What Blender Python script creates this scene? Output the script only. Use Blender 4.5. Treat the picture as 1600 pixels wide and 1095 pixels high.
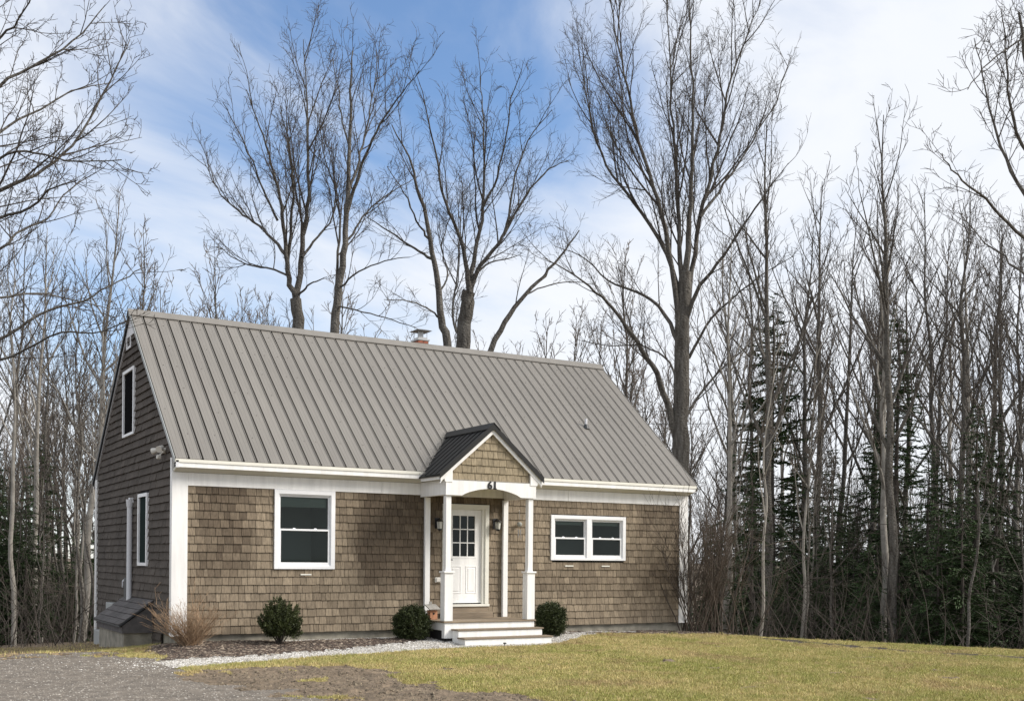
import bpy, math, random
import numpy as np
from mathutils import Vector, Matrix, noise as mnoise

# ------------------------------------------------------------------ camera, sky, sun, exposure
for o in list(bpy.data.objects): bpy.data.objects.remove(o)
scene = bpy.context.scene
COL = scene.collection
FPX, YAW, ROLL, HORY = 1734.9, 0.5349, 0.0088, 873.95      # focal length in px of a 1600 px wide picture
CAM = Vector((-5.024, -20.594, 1.438))
FW = Vector((math.sin(YAW), math.cos(YAW), 0)); RT = Vector((math.cos(YAW), -math.sin(YAW), 0))
cd = bpy.data.cameras.new('camera'); cam = bpy.data.objects.new('camera', cd); COL.objects.link(cam)
cd.sensor_width = 36; cd.lens = 36*FPX/1600; cd.shift_y = (HORY-547.5)/1600
cd.clip_start = .1; cd.clip_end = 3000
cr, sr = math.cos(ROLL), math.sin(ROLL)
UP = Vector((0,0,1))
cx_ = RT*cr + UP*sr; cy_ = UP*cr - RT*sr                      # camera's right and up axes
cam.matrix_world = Matrix(((cx_.x, cy_.x, -FW.x, CAM.x), (cx_.y, cy_.y, -FW.y, CAM.y), (cx_.z, cy_.z, -FW.z, CAM.z), (0,0,0,1)))
scene.camera = cam
SUN = Vector((0.68, -0.46, 0.60)).normalized()
world = bpy.data.worlds.new('World'); scene.world = world; world.use_nodes = True
nt = world.node_tree; N = nt.nodes; L = nt.links; N.clear()
def nd(t, **k):
    n = N.new(t)
    for a, b in k.items(): setattr(n, a, b)
    return n
sky = nd('ShaderNodeTexSky', sky_type='NISHITA', sun_disc=False)
sky.sun_elevation = math.asin(SUN.z); sky.sun_rotation = math.atan2(SUN.x, SUN.y)
sky.air_density = 1.0; sky.dust_density = .05; sky.ozone_density = 4.0
tc = nd('ShaderNodeTexCoord')
sep = nd('ShaderNodeSeparateXYZ'); L.new(tc.outputs['Generated'], sep.inputs[0])
mp = nd('ShaderNodeMapping'); mp.inputs['Scale'].default_value = (1, 1, 1.7); mp.inputs['Location'].default_value = (2.3, 1.1, 0.4); L.new(tc.outputs['Generated'], mp.inputs[0])
n1 = nd('ShaderNodeTexNoise'); n1.inputs['Scale'].default_value = 2.6; n1.inputs['Detail'].default_value = 9; n1.inputs['Roughness'].default_value = .55; n1.inputs['Distortion'].default_value = .6
L.new(mp.outputs[0], n1.inputs['Vector'])
def math_(op, a, b=None, clamp=False):
    m = nd('ShaderNodeMath', operation=op, use_clamp=clamp)
    for i, x in enumerate((a, b)):
        if x is None: continue
        if isinstance(x, (int, float)): m.inputs[i].default_value = x
        else: L.new(x, m.inputs[i])
    return m.outputs[0]
dotn = nd('ShaderNodeVectorMath', operation='DOT_PRODUCT'); L.new(tc.outputs['Generated'], dotn.inputs[0]); dotn.inputs[1].default_value = (FW*1735-RT*400+UP*760).normalized()      # a clear opening in the broken cloud
cov = math_('ADD', n1.outputs['Fac'], math_('MINIMUM', math_('MULTIPLY', math_('SUBTRACT', 1.0, dotn.outputs['Value']), 6.5), .36))  # cloud cover raised out of view to whiten the fill on the gable
mr = nd('ShaderNodeMapRange', interpolation_type='SMOOTHSTEP'); L.new(cov, mr.inputs[0])
mr.inputs[1].default_value = .48; mr.inputs[2].default_value = .84; mr.inputs[3].default_value = .08; mr.inputs[4].default_value = .97
n2 = nd('ShaderNodeTexNoise'); n2.inputs['Scale'].default_value = 4; n2.inputs['Detail'].default_value = 5; L.new(mp.outputs[0], n2.inputs['Vector'])
cc = nd('ShaderNodeMix', data_type='RGBA'); L.new(n2.outputs['Fac'], cc.inputs['Factor'])
cc.inputs['A'].default_value = (4.9, 5.1, 5.5, 1); cc.inputs['B'].default_value = (5.6, 5.68, 5.8, 1)
mx = nd('ShaderNodeMix', data_type='RGBA'); L.new(mr.outputs[0], mx.inputs['Factor']); hs = nd('ShaderNodeHueSaturation'); hs.inputs['Saturation'].default_value = 1.12; L.new(sky.outputs[0], hs.inputs['Color']); L.new(hs.outputs[0], mx.inputs['A']); L.new(cc.outputs['Result'], mx.inputs['B'])
bg = nd('ShaderNodeBackground'); bg.inputs['Strength'].default_value = .105; L.new(mx.outputs['Result'], bg.inputs[0])
wo = nd('ShaderNodeOutputWorld'); L.new(bg.outputs[0], wo.inputs[0])
sd = bpy.data.lights.new('sun', 'SUN'); sd.energy = 2.9; sd.angle = math.radians(25); sd.color = (1, .93, .84)
so = bpy.data.objects.new('sun', sd); COL.objects.link(so); so.rotation_euler = SUN.to_track_quat('Z', 'Y').to_euler()
vs = scene.view_settings; vs.view_transform = 'Standard'; vs.look = 'None'; vs.exposure = 0.80; vs.gamma = 1; vs.use_curve_mapping = False

# ------------------------------------------------------------------ helpers
def at(u, v, depth):
    a, b = u-800, v-HORY
    x, y = cr*a + sr*b, -sr*a + cr*b
    return CAM + FW*depth + RT*(x/FPX*depth) - UP*(y/FPX*depth)
def tag(o, label=None, cat=None, group=None, kind=None):
    if label: o['label'] = label
    if cat: o['category'] = cat
    if group: o['group'] = group
    if kind: o['kind'] = kind
    return o
def link(name, me, parent=None, loc=None, world_child=True):
    o = bpy.data.objects.new(name, me); COL.objects.link(o)
    if loc is not None: o.location = loc
    if parent:
        o.parent = parent
        if world_child: o.matrix_parent_inverse = Matrix.Translation(-parent.location)
    return o
def empty(name, loc, rz=0):
    o = bpy.data.objects.new(name, None); COL.objects.link(o); o.location = loc; o.rotation_euler.z = rz; o.empty_display_size = .2; return o
def np_mesh(name, V, F, mats, smooth=False, tint=None):
    """V (n,3), F (m,k) with k constant"""
    V = np.asarray(V, np.float32); F = np.asarray(F, np.int32); me = bpy.data.meshes.new(name)
    me.vertices.add(len(V)); me.vertices.foreach_set('co', V.ravel())
    k = F.shape[1]; me.loops.add(F.size); me.loops.foreach_set('vertex_index', F.ravel())
    me.polygons.add(len(F)); me.polygons.foreach_set('loop_start', np.arange(0, F.size, k, dtype=np.int32)); me.polygons.foreach_set('loop_total', np.full(len(F), k, np.int32))
    me.polygons.foreach_set('use_smooth', np.full(len(F), bool(smooth)))
    if tint is not None:
        a = me.color_attributes.new('tint', 'FLOAT_COLOR', 'POINT'); t = np.ones((len(V), 4), np.float32); t[:, :tint.shape[1]] = tint; a.data.foreach_set('color', t.ravel())
    me.materials.append(mats); me.update(calc_edges=True); return me
class MB:
    def __init__(s): s.v = []; s.f = []; s.c = []
    def _c(s, n, col): s.c += [col or (1,1,1)]*n
    def hexa(s, p, col=None):
        b = len(s.v); s.v += [tuple(q) for q in p]; s._c(8, col)
        s.f += [tuple(b+i for i in q) for q in ((0,3,2,1),(4,5,6,7),(0,1,5,4),(1,2,6,5),(2,3,7,6),(3,0,4,7))]; return s
    def box(s, x0, x1, y0, y1, z0, z1, col=None):
        return s.hexa([(x0,y0,z0),(x1,y0,z0),(x1,y1,z0),(x0,y1,z0),(x0,y0,z1),(x1,y0,z1),(x1,y1,z1),(x0,y1,z1)], col)
    def prism(s, poly, d, col=None):
        """poly list of 3d pts, extruded by d"""
        n = len(poly); b = len(s.v); d = Vector(d); s.v += [tuple(Vector(q)) for q in poly] + [tuple(Vector(q)+d) for q in poly]; s._c(2*n, col)
        s.f.append(tuple(range(b+n-1, b-1, -1))); s.f.append(tuple(range(b+n, b+2*n)))
        for i in range(n): j = (i+1) % n; s.f.append((b+i, b+j, b+n+j, b+n+i))
        return s
    def cyl(s, p0, p1, r0, r1=None, n=10, col=None):
        p0, p1 = Vector(p0), Vector(p1); r1 = r0 if r1 is None else r1; t = (p1-p0).normalized()
        a = t.orthogonal().normalized(); c = t.cross(a); b = len(s.v)
        for p, r in ((p0, r0), (p1, r1)):
            for i in range(n): g = 2*math.pi*i/n; s.v.append(tuple(p+a*(r*math.cos(g))+c*(r*math.sin(g))))
        s._c(2*n, col); s.f.append(tuple(range(b+n-1, b-1, -1))); s.f.append(tuple(range(b+n, b+2*n)))
        for i in range(n): j = (i+1) % n; s.f.append((b+i, b+j, b+n+j, b+n+i))
        return s
    def mesh(s, name, mat):
        me = bpy.data.meshes.new(name); me.from_pydata(s.v, [], s.f)
        a = me.color_attributes.new('tint', 'FLOAT_COLOR', 'POINT'); t = np.ones((len(s.v), 4), np.float32); t[:, :3] = s.c; a.data.foreach_set('color', t.ravel())
        me.materials.append(mat); me.update(); return me
    def build(s, name, mat, parent=None, bevel=0, loc=None, world_child=True):
        o = link(name, s.mesh(name, mat), parent, loc, world_child)
        if bevel:
            m = o.modifiers.new('bevel', 'BEVEL'); m.width = bevel; m.segments = 1; m.limit_method = 'ANGLE'
        return o
def vnoise(x, y, z=0.0): return mnoise.noise(Vector((x, y, z)))

# ------------------------------------------------------------------ materials
def mat(name, col, rough=.6, metal=0, spec=.5, tint=False, noise=None, bump=None, col2=None, objrand=0, trans=0):
    """noise=(scale, detail, amount, stretch(xyz)); col2 the second colour of the noise; bump=(scale, strength, dist)"""
    m = bpy.data.materials.new(name); m.use_nodes = True; T = m.node_tree; n = T.nodes; l = T.links
    B = n['Principled BSDF']; B.inputs['Roughness'].default_value = rough; B.inputs['Metallic'].default_value = metal; B.inputs['Specular IOR Level'].default_value = spec
    B.inputs['Base Color'].default_value = (*col, 1)
    out = None
    tcn = n.new('ShaderNodeTexCoord')
    if tint:
        a = n.new('ShaderNodeAttribute'); a.attribute_name = 'tint'
        q = n.new('ShaderNodeMix'); q.data_type = 'RGBA'; q.blend_type = 'MULTIPLY'; q.inputs['Factor'].default_value = 1; q.inputs['A'].default_value = (*col, 1); l.new(a.outputs['Color'], q.inputs['B']); out = q.outputs['Result']
    if noise:
        sc, de, am, st = noise
        p = n.new('ShaderNodeMapping'); p.inputs['Scale'].default_value = st; l.new(tcn.outputs['Object'], p.inputs[0])
        x = n.new('ShaderNodeTexNoise'); x.inputs['Scale'].default_value = sc; x.inputs['Detail'].default_value = de; x.inputs['Roughness'].default_value = .6; l.new(p.outputs[0], x.inputs['Vector'])
        r = n.new('ShaderNodeMapRange'); l.new(x.outputs['Fac'], r.inputs[0]); r.inputs[1].default_value = .3; r.inputs[2].default_value = .7
        q = n.new('ShaderNodeMix'); q.data_type = 'RGBA'
        if col2 is None:
            q.blend_type = 'MULTIPLY'; q.inputs['Factor'].default_value = 1; r.inputs[3].default_value = 1-am; r.inputs[4].default_value = 1+am*.4
            if out: l.new(out, q.inputs['A'])
            else: q.inputs['A'].default_value = (*col, 1)
            l.new(r.outputs[0], q.inputs['B'])
        else:
            r.inputs[3].default_value = 0; r.inputs[4].default_value = am; l.new(r.outputs[0], q.inputs['Factor'])
            if out: l.new(out, q.inputs['A'])
            else: q.inputs['A'].default_value = (*col, 1)
            q.inputs['B'].default_value = (*col2, 1)
        out = q.outputs['Result']
    if objrand:
        oi = n.new('ShaderNodeObjectInfo'); r = n.new('ShaderNodeMapRange'); l.new(oi.outputs['Random'], r.inputs[0]); r.inputs[3].default_value = 1-objrand; r.inputs[4].default_value = 1+objrand
        q = n.new('ShaderNodeMix'); q.data_type = 'RGBA'; q.blend_type = 'MULTIPLY'; q.inputs['Factor'].default_value = 1
        if out: l.new(out, q.inputs['A'])
        else: q.inputs['A'].default_value = (*col, 1)
        l.new(r.outputs[0], q.inputs['B']); out = q.outputs['Result']
    if out: l.new(out, B.inputs['Base Color'])
    if bump:
        x = n.new('ShaderNodeTexNoise'); x.inputs['Scale'].default_value = bump[0]; x.inputs['Detail'].default_value = 6; l.new(tcn.outputs['Object'], x.inputs['Vector'])
        b = n.new('ShaderNodeBump'); b.inputs['Strength'].default_value = bump[1]; b.inputs['Distance'].default_value = bump[2]; l.new(x.outputs['Fac'], b.inputs['Height']); l.new(b.outputs[0], B.inputs['Normal'])
    if trans: B.inputs['Transmission Weight'].default_value = trans
    return m
M = {}
M['white'] = mat('white_paint', (.83, .83, .82), .45, noise=(3, 7, .14, (3,3,.35)))
M['cream'] = mat('cream_paint', (.74, .73, .66), .45, noise=(4, 4, .06, (1,1,1)))
M['soffit'] = mat('soffit_vinyl', (.62, .60, .52), .5, noise=(3, 4, .08, (1,1,1)))
M['vinyl'] = mat('window_vinyl', (.80, .81, .83), .35, noise=(6, 3, .05, (1,1,1)))
M['shingle'] = mat('cedar_shingle', (1, 1, 1), .85, spec=.2, tint=True, noise=(9, 6, .42, (5,5,.7)), bump=(60, .25, .004))
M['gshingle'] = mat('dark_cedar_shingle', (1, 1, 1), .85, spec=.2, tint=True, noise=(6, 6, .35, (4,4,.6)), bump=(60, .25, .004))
M['roof'] = mat('taupe_metal_roof', (.195, .183, .165), .40, metal=0, spec=.5, noise=(1.5, 8, .16, (3,.35,1)), bump=(1.6, .12, .02), objrand=.06)
M['screw'] = mat('roof_screw', (.12, .11, .10), .4, metal=.5)
M['black'] = mat('black_metal_roof', (.013, .0135, .014), .55, spec=.3, noise=(3, 5, .2, (1,1,1)))
M['concrete'] = mat('concrete', (.30, .28, .23), .9, noise=(5, 8, .45, (1,1,1)), bump=(30, .4, .01))
M['deck'] = mat('deck_board', (.23, .18, .125), .7, noise=(6, 6, .3, (.6,6,6)), objrand=.12)
M['dark'] = mat('dark_void', (.010, .010, .010), .9)
M['room'] = mat('room_wall', (.36, .39, .37), .9)
M['blind'] = mat('blind', (.26, .29, .275), .8)
M['lantern'] = mat('black_lantern', (.012, .012, .012), .4)
M['lglass'] = mat('lantern_glass', (.55, .55, .5), .15)
M['metalgrey'] = mat('grey_metal', (.42, .42, .42), .35, metal=.7)
M['plasticw'] = mat('pale_plastic', (.62, .60, .55), .5)
M['pipe'] = mat('pvc_pipe', (.66, .67, .70), .4)
M['util'] = mat('utility_box', (.33, .35, .35), .5)
M['dutil'] = mat('dark_utility_box', (.03, .035, .04), .5)
M['brick'] = mat('chimney_brick', (.30, .10, .06), .9, noise=(20, 4, .4, (1,1,1)))
M['wood'] = mat('birdhouse_wood', (.42, .20, .11), .8, noise=(14, 5, .35, (1,1,.3)))
M['greywood'] = mat('weathered_wood', (.30, .29, .27), .85, noise=(14, 5, .35, (1,1,.3)))
M['ashingle'] = mat('bulkhead_shingle', (.105, .098, .098), .9, noise=(7, 5, .35, (1,1,1)), objrand=.22)
M['chime'] = mat('glass_ornament', (.30, .31, .29), .12)
M['number'] = mat('black_number', (.01, .01, .01), .4)
M['wire'] = mat('black_wire', (.02, .02, .02), .6)
M['bark'] = mat('grey_bark', (.060, .053, .046), .95, spec=.1, noise=(4.5, 10, .9, (2.4,2.4,.45)), col2=(.20, .19, .172), bump=(16, 1.0, .09))
M['twig'] = mat('twig_bark', (.080, .070, .062), .9, spec=.1)
M['pbark'] = mat('pale_bark', (.20, .185, .165), .95, spec=.1, noise=(2.2, 8, .8, (2,2,1.2)), col2=(.42, .40, .36), bump=(12, .6, .03))
M['ptwig'] = mat('pale_twig', (.100, .084, .070), .9, spec=.1)
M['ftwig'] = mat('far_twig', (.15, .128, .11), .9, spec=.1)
M['needle'] = mat('conifer_needles', (.036, .062, .026), .7, spec=.2, tint=True, objrand=.25)
M['leaf'] = mat('shrub_leaf', (.036, .050, .017), .55, spec=.35, tint=True)
M['tanstem'] = mat('tan_shrub_stem', (.34, .235, .15), .8, spec=.2, noise=(3, 4, .5, (1,1,1)))
M['lilac'] = mat('lilac_stem', (.090, .073, .060), .9, spec=.1, noise=(5, 4, .4, (1,1,1)))
M['grass'] = mat('dry_lawn_soil', (.33, .255, .12), .95, spec=.1, noise=(1.1, 8, .75, (1,1,1)), col2=(.20, .19, .07), bump=(45, .6, .03))
M['blade'] = mat('grass_blade', (1, 1, 1), .8, spec=.15, tint=True)
M['gravel'] = mat('white_gravel', (.33, .315, .29), .9, noise=(28, 6, .55, (1,1,1)), bump=(60, .8, .02))
M['stone'] = mat('gravel_stone', (1, 1, 1), .85, tint=True)
M['drive'] = mat('driveway_gravel', (.165, .142, .117), .92, noise=(5, 11, .5, (1,1,1)), bump=(40, .8, .02))
M['mulch'] = mat('bark_mulch', (.046, .034, .027), .95, noise=(20, 7, .6, (1,1,1)), bump=(40, .9, .03))
M['chip'] = mat('mulch_chip', (1, 1, 1), .9, tint=True)
M['mud'] = mat('bare_soil', (.185, .140, .095), .95, noise=(6, 9, .6, (1,1,1)), bump=(22, .9, .04))
M['rut'] = mat('wet_soil', (.062, .049, .036), .9, noise=(6, 9, .5, (1,1,1)), bump=(22, .9, .04))
M['litter'] = mat('leaf_litter', (.120, .088, .055), .95, noise=(3, 9, .6, (1,1,1)), bump=(20, .9, .06))
# window glass: what lies behind shows through, the surroundings mirror by Fresnel
g = bpy.data.materials.new('window_glass'); g.use_nodes = True; T = g.node_tree; T.nodes.clear()
tr = T.nodes.new('ShaderNodeBsdfTransparent'); tr.inputs[0].default_value = (.62, .70, .67, 1)
gl = T.nodes.new('ShaderNodeBsdfGlossy'); gl.inputs['Roughness'].default_value = .02; gl.inputs[0].default_value = (.8, .85, .83, 1)
fr = T.nodes.new('ShaderNodeFresnel'); fr.inputs[0].default_value = 1.42
ms = T.nodes.new('ShaderNodeMixShader'); mo = T.nodes.new('ShaderNodeOutputMaterial')
T.links.new(fr.outputs[0], ms.inputs[0]); T.links.new(tr.outputs[0], ms.inputs[1]); T.links.new(gl.outputs[0], ms.inputs[2]); T.links.new(ms.outputs[0], mo.inputs[0])
M['glass'] = g
def screen_mat(name, col, op):
    m = bpy.data.materials.new(name); m.use_nodes = True; T = m.node_tree; T.nodes.clear(); a = T.nodes.new('ShaderNodeBsdfTransparent'); b = T.nodes.new('ShaderNodeBsdfDiffuse'); b.inputs[0].default_value = (*col, 1)
    x = T.nodes.new('ShaderNodeMixShader'); x.inputs[0].default_value = op; o = T.nodes.new('ShaderNodeOutputMaterial'); T.links.new(a.outputs[0], x.inputs[1]); T.links.new(b.outputs[0], x.inputs[2]); T.links.new(x.outputs[0], o.inputs[0]); return m
M['screen'] = screen_mat('added_black_screen', (.012, .012, .013), .96); M['screen2'] = screen_mat('grey_green_screen', (.028, .040, .038), .94)

# ------------------------------------------------------------------ terrain
def sst(a, b, x): t = min(1, max(0, (x-a)/(b-a))); return t*t*(3-2*t)
def hgt(x, y):
    z = -.25 + .095*sst(-2.3, -.3, y)*sst(-1.2, .4, x)*(1-.6*sst(8, 12, x))
    if y > 0: z -= min(.065*y, 2.2)*sst(14, 2, x) + min(.05*y, 1.5)*sst(2, 14, x)
    if x < -2.5: z -= .05*min(-2.5-x, 20)*sst(-3, 2, y)
    s = (x-11.2)*.9 + (y+.5)*.436
    if s > 0: z -= min(.21*s*s/(s+3), 2.6)
    return z + .012*vnoise(x*.7, y*.7)
def inpoly(x, y, P):
    c = False; j = len(P)-1
    for i in range(len(P)):
        if (P[i][1] > y) != (P[j][1] > y) and x < (P[j][0]-P[i][0])*(y-P[i][1])/(P[j][1]-P[i][1])+P[i][0]: c = not c
        j = i
    return c
def segd(x, y, P):
    best = 9
    for (ax, ay), (bx, by) in zip(P, P[1:]):
        dx, dy = bx-ax, by-ay; t = max(0, min(1, ((x-ax)*dx+(y-ay)*dy)/(dx*dx+dy*dy))); best = min(best, math.hypot(x-ax-t*dx, y-ay-t*dy))
    return best
MULCH = [(-.24,.5),(-.56,-.54),(-.64,-2.28),(.11,-2.11),(1.51,-1.93),(2.99,-1.54),(4.24,-1.1),(4.95,-.6),(4.6,-.42),(3.6,-.30),(1.9,-.26),(1.6,.5)]
PATH = [(-2.6,-2.2),(-.64,-2.2),(.11,-2.0),(1.51,-1.85),(2.99,-1.45),(4.24,-1.0),(1.5,-.2),(1.5,.6),(9.9,.6),(9.6,-.35),(8.6,-.75),(8.0,-1.25),(6.9,-1.92),(4.49,-1.95),(2.51,-2.35),(.75,-2.88),(-.64,-3.45),(-1.34,-4.39),(-2.6,-4.6)]
RBED = [(8.2,.6),(8.2,-.45),(9.57,-.62),(11.05,-.9),(12.7,-1.0),(13.6,-.6),(13.6,.9),(8.2,.9)]
DRIVE = [(-14,.3),(-2.6,-.1),(-1.5,-.9),(-.75,-1.75),(-.62,-2.4),(-.7,-3.4),(-1.1,-4.58),(-.82,-5.48),(-.29,-6.83),(.09,-8.46),(.14,-14),(-14,-14)]
MUD = [(-1.24,-4.72),(-.49,-4.2),(.62,-3.9),(1.62,-4.2),(1.9,-5.5),(1.5,-6.7),(1.6,-7.7),(2.0,-8.6),(2.2,-9.5),(1.9,-10.64),(-.23,-14),(-.4,-7.16),(-.86,-5.64)]
RUT = [(12.63,-.61),(12.41,-1.93),(12.3,-3.18),(12.35,-4.57),(12.45,-6.15),(13.19,-8.05)]
RUT2 = [(14.3,-5.1),(14.5,-5.92),(14.6,-6.71)]
def zone(x, y):
    w = .16*vnoise(x*2.1, y*2.1, 3)+.07*vnoise(x*7, y*7, 5); w2 = .16*vnoise(x*2.1, y*2.1, 9)+.07*vnoise(x*7, y*7, 11)
    X, Y = x+w, y+w2
    if inpoly(X, Y, MULCH): return 'mulch'
    if inpoly(X, Y, RBED): return 'rbed' if (Y < -.45 or X > 10.3 or vnoise(x*3, y*3, 2) > .05) else 'path'
    if inpoly(x+.5*w, y+.5*w2, PATH): return 'path' if x > -.75+3*w else 'drive'
    if x < -.75 and y > -.85+.5*w and x < -1.5+1.2*vnoise(x*1.3, y*1.3, 17): return 'litter' if y > .3 or vnoise(x*2, y*2, 19) > .05 else ('drive' if y < 0 else 'lawn')
    if y > 1.5 and x > -7 or y > .1 and x < -1.2: return 'litter' if vnoise(x*1.5, y*1.5, 1) > -.35-(y-1)*.2 else 'lawn'
    if inpoly(x+3*w, y+3*w2, MUD): return 'mud' if vnoise(x*1.2, y*1.2, 7)+.35*vnoise(x*5, y*5, 4) > -.46 else 'lawn'
    if inpoly(x+2*w, y+2*w2, DRIVE): return 'drive'
    r = min(segd(x+w, y+w2, RUT), segd(x+w, y+w2, RUT2))
    if r < .16+.26*vnoise(x*2.2, y*2.2, 8): return 'rut'
    s = (x-11.2)*.9 + (y+.5)*.436
    if s > 3.2+2*w: return 'litter'
    if vnoise(x*2.3, y*2.3, 21) > .62: return 'mud'
    return 'lawn'
CS = .075; GX0, GX1, GY0, GY1 = -8.0, 19.0, -12.0, 9.0
nx, ny = int((GX1-GX0)/CS), int((GY1-GY0)/CS)
def skipcell(x, y): return (.3 < x < 11.7 and y > .25)
ZC = {}; cells = {}
H = np.zeros((ny+1, nx+1))
for j in range(ny+1):
    y = GY0+j*CS
    for i in range(nx+1): H[j, i] = hgt(GX0+i*CS, y)
for j in range(ny):
    y = GY0+(j+.5)*CS
    for i in range(nx):
        x = GX0+(i+.5)*CS
        if skipcell(x, y): continue
        dx_, dy_ = x-CAM.x, y-CAM.y; dz = dx_*FW.x+dy_*FW.y; lat = abs(dx_*RT.x+dy_*RT.y)
        if lat > dz*.5+2.5 and (i % 1 == 0):       # far outside the view: all lawn, no need to look closer
            z = 'lawn' if not (x < -1.2) else ('litter' if y > .1 else 'drive')
        else: z = zone(x, y)
        cells.setdefault(z, []).append((i, j)); ZC[i, j] = z
for (i, j), z in ZC.items():
    x, y = GX0+(i+.5)*CS, GY0+(j+.5)*CS
    if z == 'mud' and y < -3: H[j, i] += .035*vnoise(x*4, y*4, 2)+.03*vnoise(x*9, y*9, 6)-.01+.045*math.sin((x*.55+y*.83)*5.2+1.5*vnoise(x, y, 3))*max(0, vnoise(x*1.1, y*1.1, 13)+.25)
    elif z in ('mud', 'rut'): H[j, i] -= .03
    elif z in ('mulch', 'rbed'): H[j, i] += .02+.02*vnoise(x*9, y*9, 2)
    elif z == 'drive': H[j, i] += .008*vnoise(x*6, y*6, 2)
NAMES = {'lawn': ('lawn', 'grass'), 'mulch': ('mulch_bed', 'mulch'), 'rbed': ('mulch_bed', 'mulch'), 'path': ('gravel_path', 'gravel'), 'drive': ('driveway', 'drive'), 'mud': ('bare_soil', 'mud'), 'rut': ('wheel_rut', 'rut'), 'litter': ('woodland_floor', 'litter')}
for z, cl in cells.items():
    A = np.array(cl); idx = {}
    ids = np.stack([A[:,1]*(nx+1)+A[:,0], A[:,1]*(nx+1)+A[:,0]+1, (A[:,1]+1)*(nx+1)+A[:,0]+1, (A[:,1]+1)*(nx+1)+A[:,0]], 1)
    u, inv = np.unique(ids, return_inverse=True); inv = inv.reshape(ids.shape)
    jj, ii = u//(nx+1), u % (nx+1)
    V = np.stack([GX0+ii*CS, GY0+jj*CS, H[jj, ii]], 1)
    o = link(NAMES[z][0], np_mesh(NAMES[z][0], V, inv, M[NAMES[z][1]], smooth=True)); tag(o, kind='structure')
# the wider land, just below the yard where they overlap
step = 2.0; R_ = 260; n_ = int(2*R_/step)
V = []
for j in range(n_+1):
    for i in range(n_+1):
        x, y = -R_+i*step, -R_+j*step
        inside = GX0+step < x < GX1-step and GY0+step < y < GY1-step
        V.append((x, y, hgt(x, y)-(.35 if inside else .05)))
I = np.arange(n_*n_); a = (I//n_)*(n_+1)+I % n_
link_o = link('terrain', np_mesh('terrain', V, np.stack([a, a+1, a+n_+2, a+n_+1], 1), M['litter'], smooth=True)); tag(link_o, kind='structure')
far = MB(); far.v = [(-2500,-2500,-3.9),(2500,-2500,-3.9),(2500,2500,-3.9),(-2500,2500,-3.9)]; far.f = [(0,1,2,3)]; far.c = [(1,1,1)]*4
tag(far.build('far_ground', M['litter']), kind='structure')

# ------------------------------------------------------------------ the house
LX, DY, RIDGE_Y = 11.98, 7.4, 3.7
EAVE_Y, EAVE_Z, RIDGE_Z = -.30, 3.21, 6.60
SL = (RIDGE_Z-EAVE_Z)/(RIDGE_Y-EAVE_Y); ANG = math.atan(SL)
rng = random.Random(5)
house = empty('shingled_house', (LX/2, DY/2, -.3))
tag(house, 'brown cedar shingled cottage with grey metal roof, white trim and small gabled porch', 'house')
# foundation and wall backing with openings
fb = MB(); fb.box(.04, LX-.04, .05, DY-.05, -1.1, .03); fb.build('foundation', M['concrete'], house)
OPEN_F = [(1.90, 3.08, 1.25, 2.73), (8.17, 10.15, 1.46, 2.41), (5.50, 6.56, .30, 2.57)]
OPEN_G = [(3.27, 4.33, 4.00, 5.38), (1.97, 2.75, 1.27, 2.68)]
def holed(x0, x1, z0, z1, holes):
    xs = sorted({x0, x1, *[h[0] for h in holes], *[h[1] for h in holes]}); zs = sorted({z0, z1, *[h[2] for h in holes], *[h[3] for h in holes]}); r = []
    for a, b in zip(xs, xs[1:]):
        for c, d in zip(zs, zs[1:]):
            mx_, mz = (a+b)/2, (c+d)/2
            if not any(h[0] < mx_ < h[1] and h[2] < mz < h[3] for h in holes): r.append((a, b, c, d))
    return r
w = MB()
for a, b, c, d in holed(0, LX, 0, 3.05, OPEN_F): w.box(a, b, 0, .12, c, d)
front = w.build('front_wall', M['dark'], house)
w = MB()
for a, b, c, d in holed(.12, DY, 0, 3.30, OPEN_G[1:]): w.box(.0, .12, a, b, c, d)
# gable triangle around the upper window
y0, y1, z0, z1 = OPEN_G[0]
def roofz(y): return EAVE_Z + SL*((y-EAVE_Y) if y < RIDGE_Y else (2*RIDGE_Y-EAVE_Y-y)) - .10
for a, b in ((.12, y0), (y1, DY)):
    w.prism([(0, a, 3.30), (0, b, 3.30), (0, b, max(3.31, roofz(b))), (0, a, max(3.31, roofz(a)))], (.12, 0, 0))
w.prism([(0, y0, 3.30), (0, y1, 3.30), (0, y1, z0), (0, y0, z0)], (.12, 0, 0))
w.prism([(0, y0, z1), (0, y1, z1), (0, y1, roofz(y1)), (0, RIDGE_Y, roofz(RIDGE_Y)), (0, y0, roofz(y0))], (.12, 0, 0))
gable = w.build('gable_wall', M['dark'], house)
w = MB(); w.box(LX-.12, LX, .12, DY, 0, 3.30); w.prism([(LX, .12, 3.3), (LX, DY, 3.3), (LX, RIDGE_Y, roofz(RIDGE_Y))], (-.12, 0, 0)); w.box(.12, LX-.12, DY-.12, DY, 0, 3.2)
w.build('rear_walls', M['gshingle'], house)

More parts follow.
